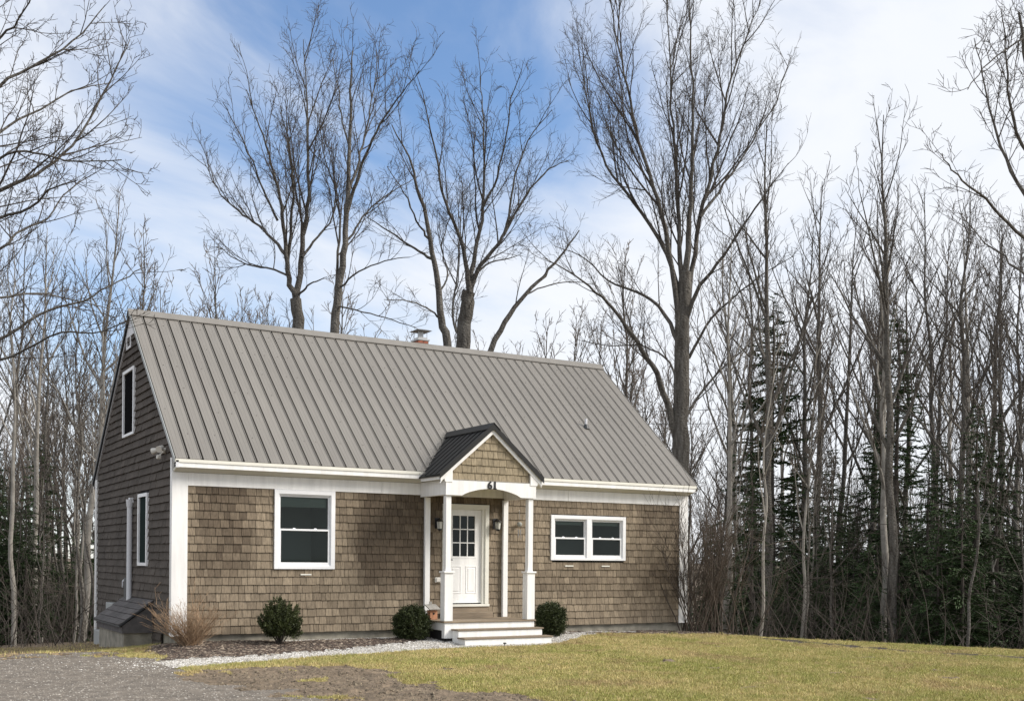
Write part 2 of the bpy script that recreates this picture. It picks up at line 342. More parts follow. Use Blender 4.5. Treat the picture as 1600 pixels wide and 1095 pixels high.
# --- shingles: each a wedge, thick at the butt; facade in X, gable in Y
def wear_and_shade(x, z):
    """how brown and dark the cedar is: weathering plus painted porch shade, 0 pale .. 1 dark"""
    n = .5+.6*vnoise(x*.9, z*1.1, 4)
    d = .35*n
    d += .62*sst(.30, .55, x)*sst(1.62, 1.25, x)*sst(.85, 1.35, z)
    d += .85*sst(3.35, 3.75, x+.25*vnoise(z*2, 1.5))*sst(5.6, 5.0, x)*sst(.55, 1.15, z+.2*vnoise(x*2, 3.1))  # darker brown stretch between the single window and the porch
    d += .35*sst(5.0, 5.3, x)*sst(7.1, 6.6, x)*sst(2.0, 2.5, z)  # shade under the porch roof painted into the shingle tint
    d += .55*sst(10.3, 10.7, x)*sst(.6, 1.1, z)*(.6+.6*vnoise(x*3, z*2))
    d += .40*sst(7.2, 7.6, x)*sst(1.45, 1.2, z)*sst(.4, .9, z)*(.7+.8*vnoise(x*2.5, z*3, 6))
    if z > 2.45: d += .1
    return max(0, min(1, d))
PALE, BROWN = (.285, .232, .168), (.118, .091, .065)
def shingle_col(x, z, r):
    t = max(0, min(1, wear_and_shade(x, z)+r.uniform(-.22, .26))); k = r.uniform(.82, 1.12)
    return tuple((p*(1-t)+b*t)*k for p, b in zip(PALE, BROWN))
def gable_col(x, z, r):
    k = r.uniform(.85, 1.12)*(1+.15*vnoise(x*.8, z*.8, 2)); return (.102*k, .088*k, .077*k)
def course(a0, a1, zb, ex, holes, r, wmin=.075, wmax=.20):
    """intervals of one course minus the openings, cut into shingles"""
    iv = [(a0, a1)]
    for h in holes:
        if zb+ex > h[2]+.03 and zb < h[3]-.03:
            nv = []
            for a, b in iv:
                if h[0]+.02 > a: nv.append((a, min(b, h[0]+.02)))
                if h[1]-.02 < b: nv.append((max(a, h[1]-.02), b))
            iv = [q for q in nv if q[1]-q[0] > .01]
    out = []
    for a, b in iv:
        x = a
        while x < b-.001:
            wd = r.uniform(wmin, wmax)
            if b-x-wd < wmin*.7: wd = b-x
            out.append((x, min(b, x+wd))); x += wd
    return out
def wedge(mb, mapf, a, b, zb, ex, col, r, g=.0038, tk=1.0):
    jz = r.uniform(-.004, .004); th = r.uniform(.022, .031)*tk; tp = .006
    a += g; b -= g
    mb.hexa([mapf(a, th, zb+jz), mapf(b, th, zb+jz+r.uniform(-.003, .003)), mapf(b, .0, zb+jz), mapf(a, .0, zb+jz),
             mapf(a, tp, zb+ex+.012), mapf(b, tp, zb+ex+.012), mapf(b, -.004, zb+ex+.012), mapf(a, -.004, zb+ex+.012)], col)
EX = 2.76/18
fmap = lambda a, d, z: (a, -d, z)
allsh = []
for k in range(18):
    for a, b in course(.20, LX-.20, k*EX, EX, OPEN_F, rng):
        allsh.append((a, b, k*EX))
# the 300 largest in view (nearest the camera, at the left end) are single pieces, the others one part
def size(s): return (s[1]-s[0])/((s[0]-CAM.x)*FW.x+(0-CAM.y)*FW.y)**2
allsh.sort(key=size, reverse=True)
for s in allsh[:300]:
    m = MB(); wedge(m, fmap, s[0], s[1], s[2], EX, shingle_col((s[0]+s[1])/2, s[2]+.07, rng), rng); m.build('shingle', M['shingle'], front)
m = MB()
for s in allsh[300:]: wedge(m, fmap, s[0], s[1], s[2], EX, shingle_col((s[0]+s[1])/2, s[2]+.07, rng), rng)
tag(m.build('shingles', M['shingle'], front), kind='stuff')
m = MB(); gmap = lambda a, d, z: (-d, a, z)
k = -3
while k*EX < RIDGE_Z-.25:
    zb = k*EX; inset = max(0, (zb+EX*.6-(EAVE_Z+SL*(-EAVE_Y)-.12))/SL)
    lo, hi = max(.08, inset), min(DY-.08, DY-inset)
    if k < 0: lo = .9
    if k < 0: hi = DY-.1
    if hi-lo > .15:
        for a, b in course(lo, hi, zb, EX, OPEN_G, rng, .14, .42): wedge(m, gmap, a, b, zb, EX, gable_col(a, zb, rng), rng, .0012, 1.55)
    k += 1
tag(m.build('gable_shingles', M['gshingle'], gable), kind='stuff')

# --- trim
t = MB(); t.box(-.056, .235, -.040, .0, -.02, 2.985); t.box(-.056, .0, .0, .10, -.02, 3.25)
t.build('corner_board', M['white'], house, .004)
t = MB(); t.box(LX-.225, LX+.03, -.034, .0, -.02, 2.985); t.box(LX, LX+.03, 0, .10, -.02, 3.25); t.build('corner_board', M['white'], house, .004)
t = MB(); t.box(-.060, 0, DY-.14, DY+.03, -.66, 3.25); t.build('corner_board', M['white'], house, .004)
for xa, xb in ((.237, 4.1), (4.103, 8.6), (8.603, LX-.227)):
    t = MB(); t.box(xa, xb, -.031, 0, 2.745, 2.985); t.build('frieze_board', M['white'], house, .004)
t = MB(); t.hexa([(-.03, -.262, 3.06), (LX+.03, -.262, 3.06), (LX+.03, -.031, 2.988), (-.03, -.031, 2.988), (-.03, -.262, 3.09), (LX+.03, -.262, 3.09), (LX+.03, -.0, 3.03), (-.03, .0, 3.03)])
t.build('soffit', M['soffit'], house)
t = MB(); t.box(-.05, LX+.05, -.285, -.262, 3.055, 3.185); t.build('fascia', M['white'], house, .003)
t = MB(); t.box(-.06, LX+.06, -.30, -.287, 3.145, 3.205); t.build('drip_edge', M['cream'], house)
# rake boards along the gable (white-grey thin board and dark edge)
for side in (0, 1):
    def P(y): return EAVE_Z+SL*(y-EAVE_Y) if side == 0 else EAVE_Z+SL*(2*RIDGE_Y-EAVE_Y-y)
    ya, yb = (EAVE_Y, RIDGE_Y) if side == 0 else (2*RIDGE_Y-EAVE_Y, RIDGE_Y)
    t = MB(); t.prism([(-.050, ya, P(ya)-.03), (-.050, yb, P(yb)-.03), (-.050, yb, P(yb)-.175), (-.050, ya, P(ya)-.16)], (.05, 0, 0)); t.build('rake_board', M['pipe'], house)
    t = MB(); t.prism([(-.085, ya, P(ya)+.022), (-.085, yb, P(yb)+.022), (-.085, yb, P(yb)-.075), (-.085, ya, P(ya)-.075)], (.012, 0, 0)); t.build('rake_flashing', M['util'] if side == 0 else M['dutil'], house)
    t = MB(); t.prism([(LX+.07, ya, P(ya)+.02), (LX+.07, yb, P(yb)+.02), (LX+.07, yb, P(yb)-.15), (LX+.07, ya, P(ya)-.15)], (.012, 0, 0)); t.build('rake_flashing', M['roof'], house)
t = MB(); t.prism([(-.048, RIDGE_Y-.40, RIDGE_Z-.52), (-.048, RIDGE_Y+.40, RIDGE_Z-.52), (-.048, RIDGE_Y, RIDGE_Z-.19)], (.045, 0, 0)); t.build('gable_peak_trim', M['pipe'], house)
# --- roof: a sheet of decking and 48 metal pans on each slope
dk = MB()
for s in (0, 1):
    q = lambda y, z: (y if s == 0 else 2*RIDGE_Y-y, z)
    pts = [q(EAVE_Y+.03, EAVE_Z-.040), q(RIDGE_Y, RIDGE_Z-.045), q(RIDGE_Y, RIDGE_Z-.12), q(EAVE_Y+.03, EAVE_Z-.10)]
    dk.prism([(-.07, a, b) for a, b in pts], (LX+.14, 0, 0))
roof = dk.build('roof', M['dark'], house)  # black deck shows through the grooves as shadow lines beside the ribs
NP = 48; PX0, PX1 = -.085, LX+.085; PW = (PX1-PX0)/NP; SLEN = math.hypot(RIDGE_Y-EAVE_Y, RIDGE_Z-EAVE_Z)
def pan_mesh(W, Ln, mat_, rib=.017):
    # cross-section: groove added for the rib's dark shadow line, pan with two fine ribs, raised seam at the right edge
    prof = [(.033, -.032), (.035, .004), (W*.33, .004), (W*.33+.006, .0065), (W*.33+.014, .0065), (W*.33+.020, .004), (W*.62, .004), (W*.62+.006, .0065), (W*.62+.014, .0065), (W*.62+.020, .004),
            (W-.019, .004), (W-.014, rib), (W-.003, rib), (W-.001, -.030)]
    n = len(prof); V = []; F = []
    for v in (0, Ln):
        for x, z in prof: V.append((x, v, z))
    for i in range(n-1): F.append((i, i+1, n+i+1, n+i))
    # closed lower edge gives the sheet thickness
    for v in (0,):
        b = len(V)
        for x, z in prof: V.append((x, v, z-.012))
        for i in range(n-1): F.append((i+1, i, b+i, b+i+1))
    me = np_mesh('roof_panel', V, F, mat_); return me
pan = pan_mesh(PW, SLEN, M['roof'])
for s in (0, 1):
    for i in range(NP):
        o = bpy.data.objects.new('roof_panel', pan); COL.objects.link(o); o.parent = roof
        if s == 0: o.location = (PX0+i*PW, EAVE_Y, EAVE_Z); o.rotation_euler = (ANG, 0, 0)
        else: o.location = (PX0+(i+1)*PW, 2*RIDGE_Y-EAVE_Y, EAVE_Z); o.rotation_euler = (ANG, 0, math.pi)
# ridge cap
rc = MB(); hw = .155
rc.prism([(PX0-.015, RIDGE_Y-hw, RIDGE_Z-hw*SL+.045), (PX0-.015, RIDGE_Y, RIDGE_Z+.058), (PX0-.015, RIDGE_Y+hw, RIDGE_Z-hw*SL+.045), (PX0-.015, RIDGE_Y+hw, RIDGE_Z-hw*SL+.030), (PX0-.015, RIDGE_Y, RIDGE_Z+.040), (PX0-.015, RIDGE_Y-hw, RIDGE_Z-hw*SL+.030)], (PX1-PX0+.03, 0, 0))
rc.build('ridge_cap', M['roof'], roof)
# screws in rows across the front slope
sc = MB()
for row in range(1, 7):
    f = row/6.6
    for i in range(NP):
        if rng.random() < .55:
            x = PX0+(i+.5)*PW+rng.uniform(-.02, .02); y = EAVE_Y+f*(RIDGE_Y-EAVE_Y); z = EAVE_Z+f*(RIDGE_Z-EAVE_Z)+.006
            nrm = Vector((0, -math.sin(ANG), math.cos(ANG))); sc.cyl(Vector((x, y, z)), Vector((x, y, z))+nrm*.007, .009, n=6)
tag(sc.build('screws', M['screw'], roof), kind='stuff')
# roof vent pipe
def on_roof(x, y): return Vector((x, y, EAVE_Z+SL*(y-EAVE_Y)))
v0 = on_roof(10.0, 1.35)
vp = MB(); vp.cyl(v0+Vector((0, 0, -.05)), v0+Vector((0, 0, .21)), .032, n=12); vpo = vp.build('roof_vent_pipe', M['pipe'], house)
vb = MB(); vb.cyl(v0+Vector((0, -.01, -.04)), v0+Vector((0, 0, .075)), .085, .04, n=12); vb.build('rubber_boot', M['dutil'], vpo)
# chimney: brick stub with steel cap
CHX, CHY = 6.86, 3.95
c = MB(); c.box(CHX-.14, CHX+.14, CHY-.17, CHY+.17, 6.2, 6.75); ch = c.build('chimney', M['concrete'], house)
bk = MB().box(-.062, .062, -.028, .028, -.028, .028).mesh('brick', M['brick'])
for k in range(7):
    for i in range(2):
        for fy in (-1, 1):
            o = bpy.data.objects.new('brick', bk); COL.objects.link(o); o.parent = ch; o.location = (CHX-.069+i*.138+(.03 if k % 2 else 0)-.015, CHY+fy*.152, 6.31+k*.066)
    for i in range(2):
        for fx in (-1, 1):
            o = bpy.data.objects.new('brick', bk); COL.objects.link(o); o.parent = ch; o.rotation_euler.z = math.pi/2; o.location = (CHX+fx*.122, CHY-.08+i*.15, 6.31+k*.066)
c = MB(); c.box(CHX-.16, CHX+.16, CHY-.19, CHY+.19, 6.75, 6.785)
c.box(CHX-.12, CHX+.12, CHY-.14, CHY+.14, 6.785, 6.83)
for dx in (-.11, 0, .11):
    for dy in (-.13, .13): c.cyl((CHX+dx, CHY+dy, 6.83), (CHX+dx, CHY+dy, 6.99), .008, n=5)
c.cyl((CHX, CHY, 6.83), (CHX, CHY, 6.99), .07, n=10)
c.hexa([(CHX-.21, CHY-.23, 6.99), (CHX+.21, CHY-.23, 6.99), (CHX+.21, CHY+.23, 6.99), (CHX-.21, CHY+.23, 6.99), (CHX-.12, CHY-.13, 7.03), (CHX+.12, CHY-.13, 7.03), (CHX+.12, CHY+.13, 7.03), (CHX-.12, CHY+.13, 7.03)])
c.build('chimney_cap', M['metalgrey'], ch)

# --- windows
def ring(mb, x0, x1, z0, z1, w, d0, d1, mapf, wb=None, wt=None):
    wb = w if wb is None else wb; wt = w if wt is None else wt
    def bx(a, b, c, d):
        p = [mapf(a, d0, c), mapf(b, d0, c), mapf(b, d1, c), mapf(a, d1, c), mapf(a, d0, d), mapf(b, d0, d), mapf(b, d1, d), mapf(a, d1, d)]
        mb.hexa(p)
    bx(x0, x0+w, z0, z1); bx(x1-w, x1, z0, z1); bx(x0+w, x1-w, z0, z0+wb); bx(x0+w, x1-w, z1-wt, z1)
    return bx
def double_hung(par, x0, x1, z0, z1, mapf, blind=.0, frame_w=.045):
    """two sashes in an opening; returns nothing, builds sashes, panes, room"""
    zm = (z0+z1)/2
    m = MB(); ring(m, x0, x1, zm-.018, z1, .030, -.004, -.034, mapf); s1 = m.build('upper_sash', M['vinyl'], par, .002)
    m = MB(); ring(m, x0, x1, z0, zm+.022, .036, .022, -.003, mapf, wb=.045); s2 = m.build('lower_sash', M['vinyl'], par, .002)
    for s, a, b, c, d, dep in ((s1, x0+.028, x1-.028, zm, z1-.028, -.020), (s2, x0+.034, x1-.034, z0+.043, zm-.01, .010)):
        m = MB(); p = [mapf(a, dep, c), mapf(b, dep, c), mapf(b, dep, d), mapf(a, dep, d)]; m.v = p; m.f = [(0,1,2,3)]; m.c = [(1,1,1)]*4; m.build('pane', M['glass'], s)
    m = MB(); bz = z1-.03-blind
    p = lambda a, d, z: mapf(a, d, z)
    if blind:
        k = 0
        while k*.028 < blind:
            zz = z1-.03-k*.028; m.hexa([p(x0+.05, -.075, zz-.024), p(x1-.05, -.075, zz-.024), p(x1-.05, -.085, zz-.024), p(x0+.05, -.085, zz-.024), p(x0+.05, -.07, zz), p(x1-.05, -.07, zz), p(x1-.05, -.08, zz), p(x0+.05, -.08, zz)]); k += 1
        m.build('blind', M['blind'], par)
    for a in (x0+(x1-x0)*.3, x0+(x1-x0)*.72):
        m = MB(); m.hexa([p(a-.03, .0, zm+.022), p(a+.03, .0, zm+.022), p(a+.03, -.02, zm+.022), p(a-.03, -.02, zm+.022), p(a-.02, -.004, zm+.04), p(a+.02, -.004, zm+.04), p(a+.02, -.016, zm+.04), p(a-.02, -.016, zm+.04)]); m.build('sash_lock', M['vinyl'], s2)
def room(par, x0, x1, z0, z1, mapf, dep=1.6):
    """dim room seen through the window"""
    x0 -= .02; x1 += .02; z0 -= .02; z1 += .02
    v = [mapf(x0, -.10, z0), mapf(x1, -.10, z0), mapf(x1, -.10, z1), mapf(x0, -.10, z1), mapf(x0-.2, -dep, z0-.2), mapf(x1+.2, -dep, z0-.2), mapf(x1+.2, -dep, z1+.1), mapf(x0-.2, -dep, z1+.1)]
    m = MB(); m.v = v; m.c = [(1,1,1)]*8; m.f = [(4,5,6,7), (0,1,5,4), (1,2,6,5), (2,3,7,6), (3,0,4,7)]; m.build('room_recess', M['room'], par)
wins = []
m = MB(); ring(m, 1.875, 3.105, 1.22, 2.742, .085, .050, -.05, fmap, wb=.065, wt=.080); ring(m, 1.955, 3.025, 1.282, 2.664, .022, .03, -.06, fmap)
w1 = m.build('window', M['vinyl'], house, .003); double_hung(w1, 1.977, 3.003, 1.305, 2.642, fmap, blind=.19); room(w1, 1.98, 3.0, 1.3, 2.64, fmap)
m = MB(); ring(m, 8.145, 10.175, 1.435, 2.432, .085, .050, -.05, fmap, wb=.055, wt=.080)
m.box(9.095, 9.225, -.048, .05, 1.49, 2.352)
for a, b in ((8.23, 9.095), (9.225, 10.09)): ring(m, a, b, 1.49, 2.352, .018, .03, -.06, fmap)
w2 = m.build('window', M['vinyl'], house, .003)
for a, b in ((8.25, 9.077), (9.243, 10.072)): double_hung(w2, a, b, 1.508, 2.334, fmap, blind=.07)
room(w2, 8.25, 10.07, 1.51, 2.33, fmap)
for y0, y1, z0, z1, bl in ((3.25, 4.35, 3.98, 5.40, 0), (1.95, 2.77, 1.25, 2.70, 0)):
    m = MB(); ring(m, y0, y1, z0, z1, .075, .066, -.05, gmap, wt=.07, wb=.06); g_ = m.build('window', M['vinyl'], house, .003)
    double_hung(g_, y0+.075, y1-.075, z0+.06, z1-.07, gmap); room(g_, y0+.08, y1-.08, z0+.07, z1-.08, gmap)
    q = MB(); q.hexa([gmap(y0+.08, .030, z0+.065), gmap(y1-.08, .030, z0+.065), gmap(y1-.08, .028, z0+.065), gmap(y0+.08, .028, z0+.065), gmap(y0+.08, .030, z1-.075), gmap(y1-.08, .030, z1-.075), gmap(y1-.08, .028, z1-.075), gmap(y0+.08, .028, z1-.075)]); q.build('dark_screen', M['screen'] if z0 > 3 else M['screen2'], g_)  # dark screens over gable panes; the upper is added to hide its bright reflection
for x, z in ((2.52, 1.115), (8.64, 1.31), (9.63, 1.31)):
    m = MB(); m.box(x-.11, x+.11, -.034, -.012, z-.012, z+.012); m.build('weep_vent', M['cream'], house)
# gable vent: frame and louvres
m = MB(); ring(m, 3.66, 4.10, 5.84, 6.215, .075, .045, 0, gmap, wb=.05, wt=.04); gv = m.build('gable_vent', M['pipe'], house)
for k in range(6):
    z = 5.90+k*.048; m = MB(); m.hexa([(-.005, 3.73, z+.03), (-.005, 4.03, z+.03), (.0, 4.03, z+.03), (.0, 3.73, z+.03), (-.04, 3.73, z), (-.04, 4.03, z), (-.032, 4.03, z), (-.032, 3.73, z)][0:4] + [(-.040, 3.73, z), (-.040, 4.03, z), (-.034, 4.03, z-.004), (-.034, 3.73, z-.004)]); m.build('louvre', M['pipe'], gv)

# --- door
m = MB(); m.box(5.48, 5.565, -.05, .02, .50, 2.505); m.box(6.49, 6.58, -.05, .02, .50, 2.505); m.box(5.48, 6.58, -.052, .02, 2.505, 2.59)
m.box(5.565, 5.59, -.02, .09, .50, 2.505); m.box(6.43, 6.49, -.02, .09, .50, 2.505); m.box(5.59, 6.43, -.02, .09, 2.48, 2.505)
m.build('door_frame', M['cream'], house, .003)
m = MB()
DX0, DX1, DZ0, DZ1 = 5.592, 6.428, .52, 2.478
for a, b, c, d in holed(DX0, DX1, DZ0, DZ1, [(5.735, 6.285, 1.49, 2.36)]): m.box(a, b, .03, .07, c, d)
door = m.build('door', M['white'], house)
m = MB(); ring(m, 5.705, 6.315, 1.46, 2.39, .04, -.024+.0, -.06, lambda a, d, z: (a, -d, z)); 
lw, lh = (6.275-5.745)/3, (2.35-1.50)/3
for k in (1, 2): m.box(5.745+k*lw-.010, 5.745+k*lw+.010, .025, .045, 1.50, 2.35); m.box(5.745, 6.275, .0265, .0435, 1.50+k*lh-.010, 1.50+k*lh+.010)
m.build('muntins', M['white'], door)
for i in range(3):
    for j in range(3):
        a, c_ = 5.745+i*lw, 1.50+j*lh; q = MB(); q.v = [(a+.01, .036, c_+.01), (a+lw-.01, .036, c_+.01), (a+lw-.01, .036, c_+lh-.01), (a+.01, .036, c_+lh-.01)]; q.f = [(0,1,2,3)]; q.c = [(1,1,1)]*4; q.build('pane', M['glass'], door)
m = MB(); m.v = [(5.72, .09, 1.45), (6.30, .09, 1.45), (6.30, .09, 2.4), (5.72, .09, 2.4), (5.5, 1.6, 1.2), (6.5, 1.6, 1.2), (6.5, 1.6, 2.6), (5.5, 1.6, 2.6)]; m.c = [(1,1,1)]*8; m.f = [(4,5,6,7), (0,1,5,4), (1,2,6,5), (2,3,7,6), (3,0,4,7)]; m.build('hall_recess', M['dark'], door)
for a, b in ((5.70, 5.955), (6.065, 6.32)):
    m = MB(); ring(m, a, b, .72, 1.30, .022, -.022, -.034, lambda x, d, z: (x, -d, z)); m.box(a+.05, b-.05, .022, .034, .77, 1.25); m.build('door_panel', M['white'], door, .004)
m = MB(); m.box(5.625, 5.66, .018, .03, 1.33, 1.50); m.cyl((5.643, .03, 1.42), (5.643, -.03, 1.42), .012, n=8); m.cyl((5.643, -.03, 1.425), (5.72, -.03, 1.425), .011, n=8); m.cyl((5.643, .03, 1.60), (5.643, .0, 1.60), .03, n=10); m.build('handle', M['lantern'], door)
m = MB(); m.box(5.47, 6.59, -.075, .02, .445, .495); m.build('threshold', M['cream'], house, .004)
m = MB(); m.box(5.47, 6.56, -.05, .02, .215, .44); m.box(5.44, 6.55, -.30, -.05, .215, .335); m.build('door_step', M['deck'], house, .004)

# --- porch
PYF = -1.15                       # front face of the posts
DKZ = .215
x0, x1 = 4.93, 7.06
m = MB(); m.box(x0+.03, x1-.03, PYF-.02, -.02, .03, DKZ-.032); deck = m.build('porch_deck', M['white'], house, .003)
nb = 8
for k in range(nb):
    ya = PYF-.05+k*(1.13/nb); m = MB(); m.box(x0, x1, ya+.003, ya+1.13/nb-.003, DKZ-.030, DKZ); m.build('plank', M['deck'], deck, .003)
m = MB(); m.box(x0+.04, x0+.09, PYF, -.05, -.30, .03); m.build('porch_skirt', M['dark'], house)
m = MB(); m.box(x0+.03, x0+.21, PYF-.018, PYF+.10, -.12, .03); m.box(x1-.2, x1-.03, PYF-.018, PYF+.10, -.14, .03); m.build('deck_leg', M['white'], house)
for k, (ya, zt) in enumerate(((PYF-.30, .065), (PYF-.58, -.085))):
    xa, xb = 5.13+.0*k, 7.06+.05*k
    m = MB(); m.box(xa, xb, ya+.02, PYF-.022 if k == 0 else PYF-.282, -.40, zt-.030); st = m.build('porch_step', M['white'], house, .003)
    m = MB(); m.box(xa-.03, xb+.03, ya, PYF-.024 if k == 0 else PYF-.284, zt-.028, zt); m.build('tread', M['deck'], st, .003)
for xa in (4.975, 6.875):
    m = MB(); m.box(xa+.012, xa+.128, PYF+.012, PYF+.128, DKZ+.002, 2.70); po = m.build('porch_post', M['white'], house, .004)
    m = MB(); m.box(xa-.022, xa+.162, PYF-.022, PYF+.162, DKZ+.003, 1.165); m.box(xa-.045, xa+.185, PYF-.045, PYF+.185, 1.165, 1.20); m.build('post_base', M['white'], po, .004)
for xa in (5.05, 6.905):
    m = MB(); m.box(xa, xa+.115, -.095, -.026, DKZ+.002, 2.70); m.build('wall_post', M['white'], house, .004)
# beam with a shallow arch across the front, side beams, ceiling
BX0, BX1, BZ0, BZ1 = 4.96, 7.04, 2.70, 3.0
arc = [(BX0, BZ0), (BX0+.36, BZ0)]
ax0, ax1 = BX0+.36, BX1-.36; hch = .155
for k in range(1, 16):
    u = k/16; arc.append((ax0+(ax1-ax0)*u, BZ0+hch*math.sin(math.pi*u)**.75))
arc += [(BX1-.36, BZ0), (BX1, BZ0), (BX1, BZ1), (BX0, BZ1)]
m = MB()
top = [(x, BZ1) for x, z in arc[:-2]]
for (xa, za), (xb, zb) in zip(arc[:-3], arc[1:-2]):
    m.hexa([(xa, PYF-.03, za), (xb, PYF-.03, zb), (xb, PYF+.0, zb), (xa, PYF+.0, za), (xa, PYF-.03, BZ1), (xb, PYF-.03, BZ1), (xb, PYF+.0, BZ1), (xa, PYF+.0, BZ1)])
beam = m.build('porch_beam', M['white'], house)
for xa in (BX0, BX1-.10):
    m = MB(); m.box(xa, xa+.10, PYF+.002, -.036, BZ0+.002, BZ1-.002); m.build('side_beam', M['white'], house, .003)
m = MB(); m.box(BX0+.1, BX1-.1, PYF+.002, -.036, 2.94, 2.96); m.build('porch_ceiling', M['soffit'], house)
# house number 61 on the beam
for ch_, xx in (('6', 5.945), ('1', 6.062)):
    cu = bpy.data.curves.new('numeral', 'FONT'); cu.body = ch_; cu.size = .215; cu.extrude = .006; cu.offset = .008; cu.align_x = 'CENTER'
    tmp = bpy.data.objects.new('tmp', cu); COL.objects.link(tmp); dg = bpy.context.evaluated_depsgraph_get(); me = bpy.data.meshes.new_from_object(tmp.evaluated_get(dg)); bpy.data.objects.remove(tmp)
    me.materials.clear(); me.materials.append(M['number'])
    V = [v.co.copy() for v in me.vertices]
    for v in me.vertices: v.co = (v.co.x, -v.co.z, v.co.y)
    if ch_ == '1':       # serif foot of the numeral
        pass
    o = link('house_number', me, house); o.location = Vector((xx, PYF-.038, 2.853)); o.matrix_parent_inverse = Matrix.Translation(-house.location)
    if ch_ == '1':
        q = MB(); q.box(-.042, .042, -.006, .006, -.001, .016); q.build('serif', M['number'], o, world_child=False)
# pediment
PX, PZ, PS = 6.0, 4.13, .86        # apex x, z and slope of the porch roof
HALF = 1.20
pd = MB(); pd.prism([(BX0+.02, PYF+.02, BZ1), (BX1-.02, PYF+.02, BZ1), (BX1-.02, PYF+.02, PZ-.12-PS*(BX1-.02-PX)), (PX, PYF+.02, PZ-.12), (BX0+.02, PYF+.02, PZ-.12-PS*(PX-BX0-.02))], (0, .05, 0)); ped = pd.build('pediment', mat('pediment_board', (.17, .14, .098), .9), house)
pmap = lambda a, d, z: (a, PYF+.02-d, z)
k = 0
while BZ1+.008+k*EX < PZ-.22:
    zb = BZ1+.008+k*EX; half = min(.915, (PZ-.135-zb-EX*.75)/PS+.03)
    if half > .05:
        for a, b in course(PX-half, PX+half, zb, EX, [], rng, .10, .20):
            q = MB(); kk = rng.uniform(.85, 1.1); wedge(q, pmap, a, b, zb, EX, tuple(kk*c for c in (.315, .262, .180)), rng); q.build('shingle', M['shingle'], ped)
    k += 1
m = MB(); m.box(BX0+.0, BX1, PYF-.035, PYF+.02, BZ1+.001, BZ1+.010); m.build('pediment_drip', M['greywood'], house)
for sg in (-1, 1):       # white rake trim, corner returns, black rake flashing
    e = PX+sg*(HALF-.03); ze = PZ-PS*(HALF-.03)
    m = MB(); m.prism([(PX, PYF-.052, PZ-.175), (PX, PYF-.052, PZ-.05), (e, PYF-.052, ze-.05), (e, PYF-.052, ze-.175)], (0, .045, 0)); m.build('pediment_trim', M['white'], house)
    xe = PX+sg*.90
    m = MB(); m.prism([(xe, PYF-.042, 2.955), (xe, PYF-.042, PZ-.125-PS*.90), (e, PYF-.042, ze-.13), (e, PYF-.042, ze-.20), (PX+sg*1.09, PYF-.042, 3.03), (PX+sg*1.06, PYF-.042, 2.955)], (0, .040, 0)); m.build('eave_return', M['white'], house)
    m = MB(); e2 = PX+sg*HALF; z2 = PZ-PS*HALF
    m.prism([(PX, PYF-.09, PZ+.035), (PX, PYF-.09, PZ-.085), (e2, PYF-.09, z2-.085), (e2, PYF-.09, z2+.035)], (0, .012, 0)); m.build('porch_rake_flashing', M['black'], house)
    m = MB(); m.box(min(e, e-sg*.02), max(e, e-sg*.02), PYF-.03, -.31, 3.0, ze-.03); m.build('porch_fascia', M['white'], house)
    m = MB(); m.box(min(e-sg*.02, PX+sg*1.04), max(e-sg*.02, PX+sg*1.04), PYF-.0, -.31, 3.0, 3.012); m.build('porch_soffit', M['soffit'], house)
# porch roof: pans run down each slope and die into the main roof along a valley
def main_y(z): return EAVE_Y+(z-EAVE_Z)/SL
prf = MB()
for sg in (-1, 1):
    zt, zl = PZ-.01, PZ-.01-PS*HALF; yl = max(main_y(zl)-.0, -.30); yt = main_y(zt)
    a = [(PX, PYF-.08, zt), (PX+sg*HALF, PYF-.08, zl), (PX+sg*HALF, yl+.05, zl), (PX, yt+.05, zt)]
    prf.hexa([(p[0], p[1], p[2]-.03) for p in a]+[(p[0], p[1], p[2]-.004) for p in a]) if sg == 1 else prf.hexa([(p[0], p[1], p[2]-.03) for p in a[::-1]]+[(p[0], p[1], p[2]-.004) for p in a[::-1]])
proof = prf.build('porch_roof', M['black'], house)
pw = .2286
for sg in (-1, 1):
    yy = PYF-.085
    while yy < main_y(PZ)-.05:
        ye = min(yy+pw, main_y(PZ)); m = MB()
        # the pan from the ridge down to the eave or the valley
        def zval(y): return max(PZ-PS*HALF, min(PZ, EAVE_Z+SL*(y-EAVE_Y)))
        for ya, yb, h in ((yy, ye-.03, .004), (ye-.03, ye-.004, .026)):
            za, zb = zval(ya), zval(yb); xa, xb = PX+sg*(PZ-za)/PS, PX+sg*(PZ-zb)/PS
            p = [(PX, ya, PZ), (xa, ya, za), (xb, yb, zb), (PX, yb, PZ)]
            if sg == 1: p = p
            else: p = p[::-1]
            m.hexa([(q[0], q[1], q[2]) for q in p]+[(q[0], q[1], q[2]+h) for q in p])
        m.build('roof_panel', M['black'], proof); yy += pw
m = MB(); m.prism([(PX-.15, PYF-.10, PZ-.15*PS+.045), (PX, PYF-.10, PZ+.055), (PX+.15, PYF-.10, PZ-.15*PS+.045), (PX+.15, PYF-.10, PZ-.15*PS+.03), (PX, PYF-.10, PZ+.04), (PX-.15, PYF-.10, PZ-.15*PS+.03)], (0, main_y(PZ)-PYF+.12, 0)); m.build('ridge_cap', M['black'], proof)
# leaf debris caught in the valley
m = MB()
for k in range(150):
    u = rng.random(); z = PZ-PS*HALF*u; y = main_y(z); x = PX-HALF*u-rng.uniform(-.05, .09)
    p = Vector((x, y-.02, z+.03+rng.uniform(0, .02))); d = Vector((rng.uniform(-1,1), rng.uniform(-1,1), rng.uniform(-.5,.8))).normalized()*rng.uniform(.015, .04); m.cyl(p, p+d, .008, .004, n=4)
tag(m.build('valley_leaves', M['greywood'], proof), kind='stuff')

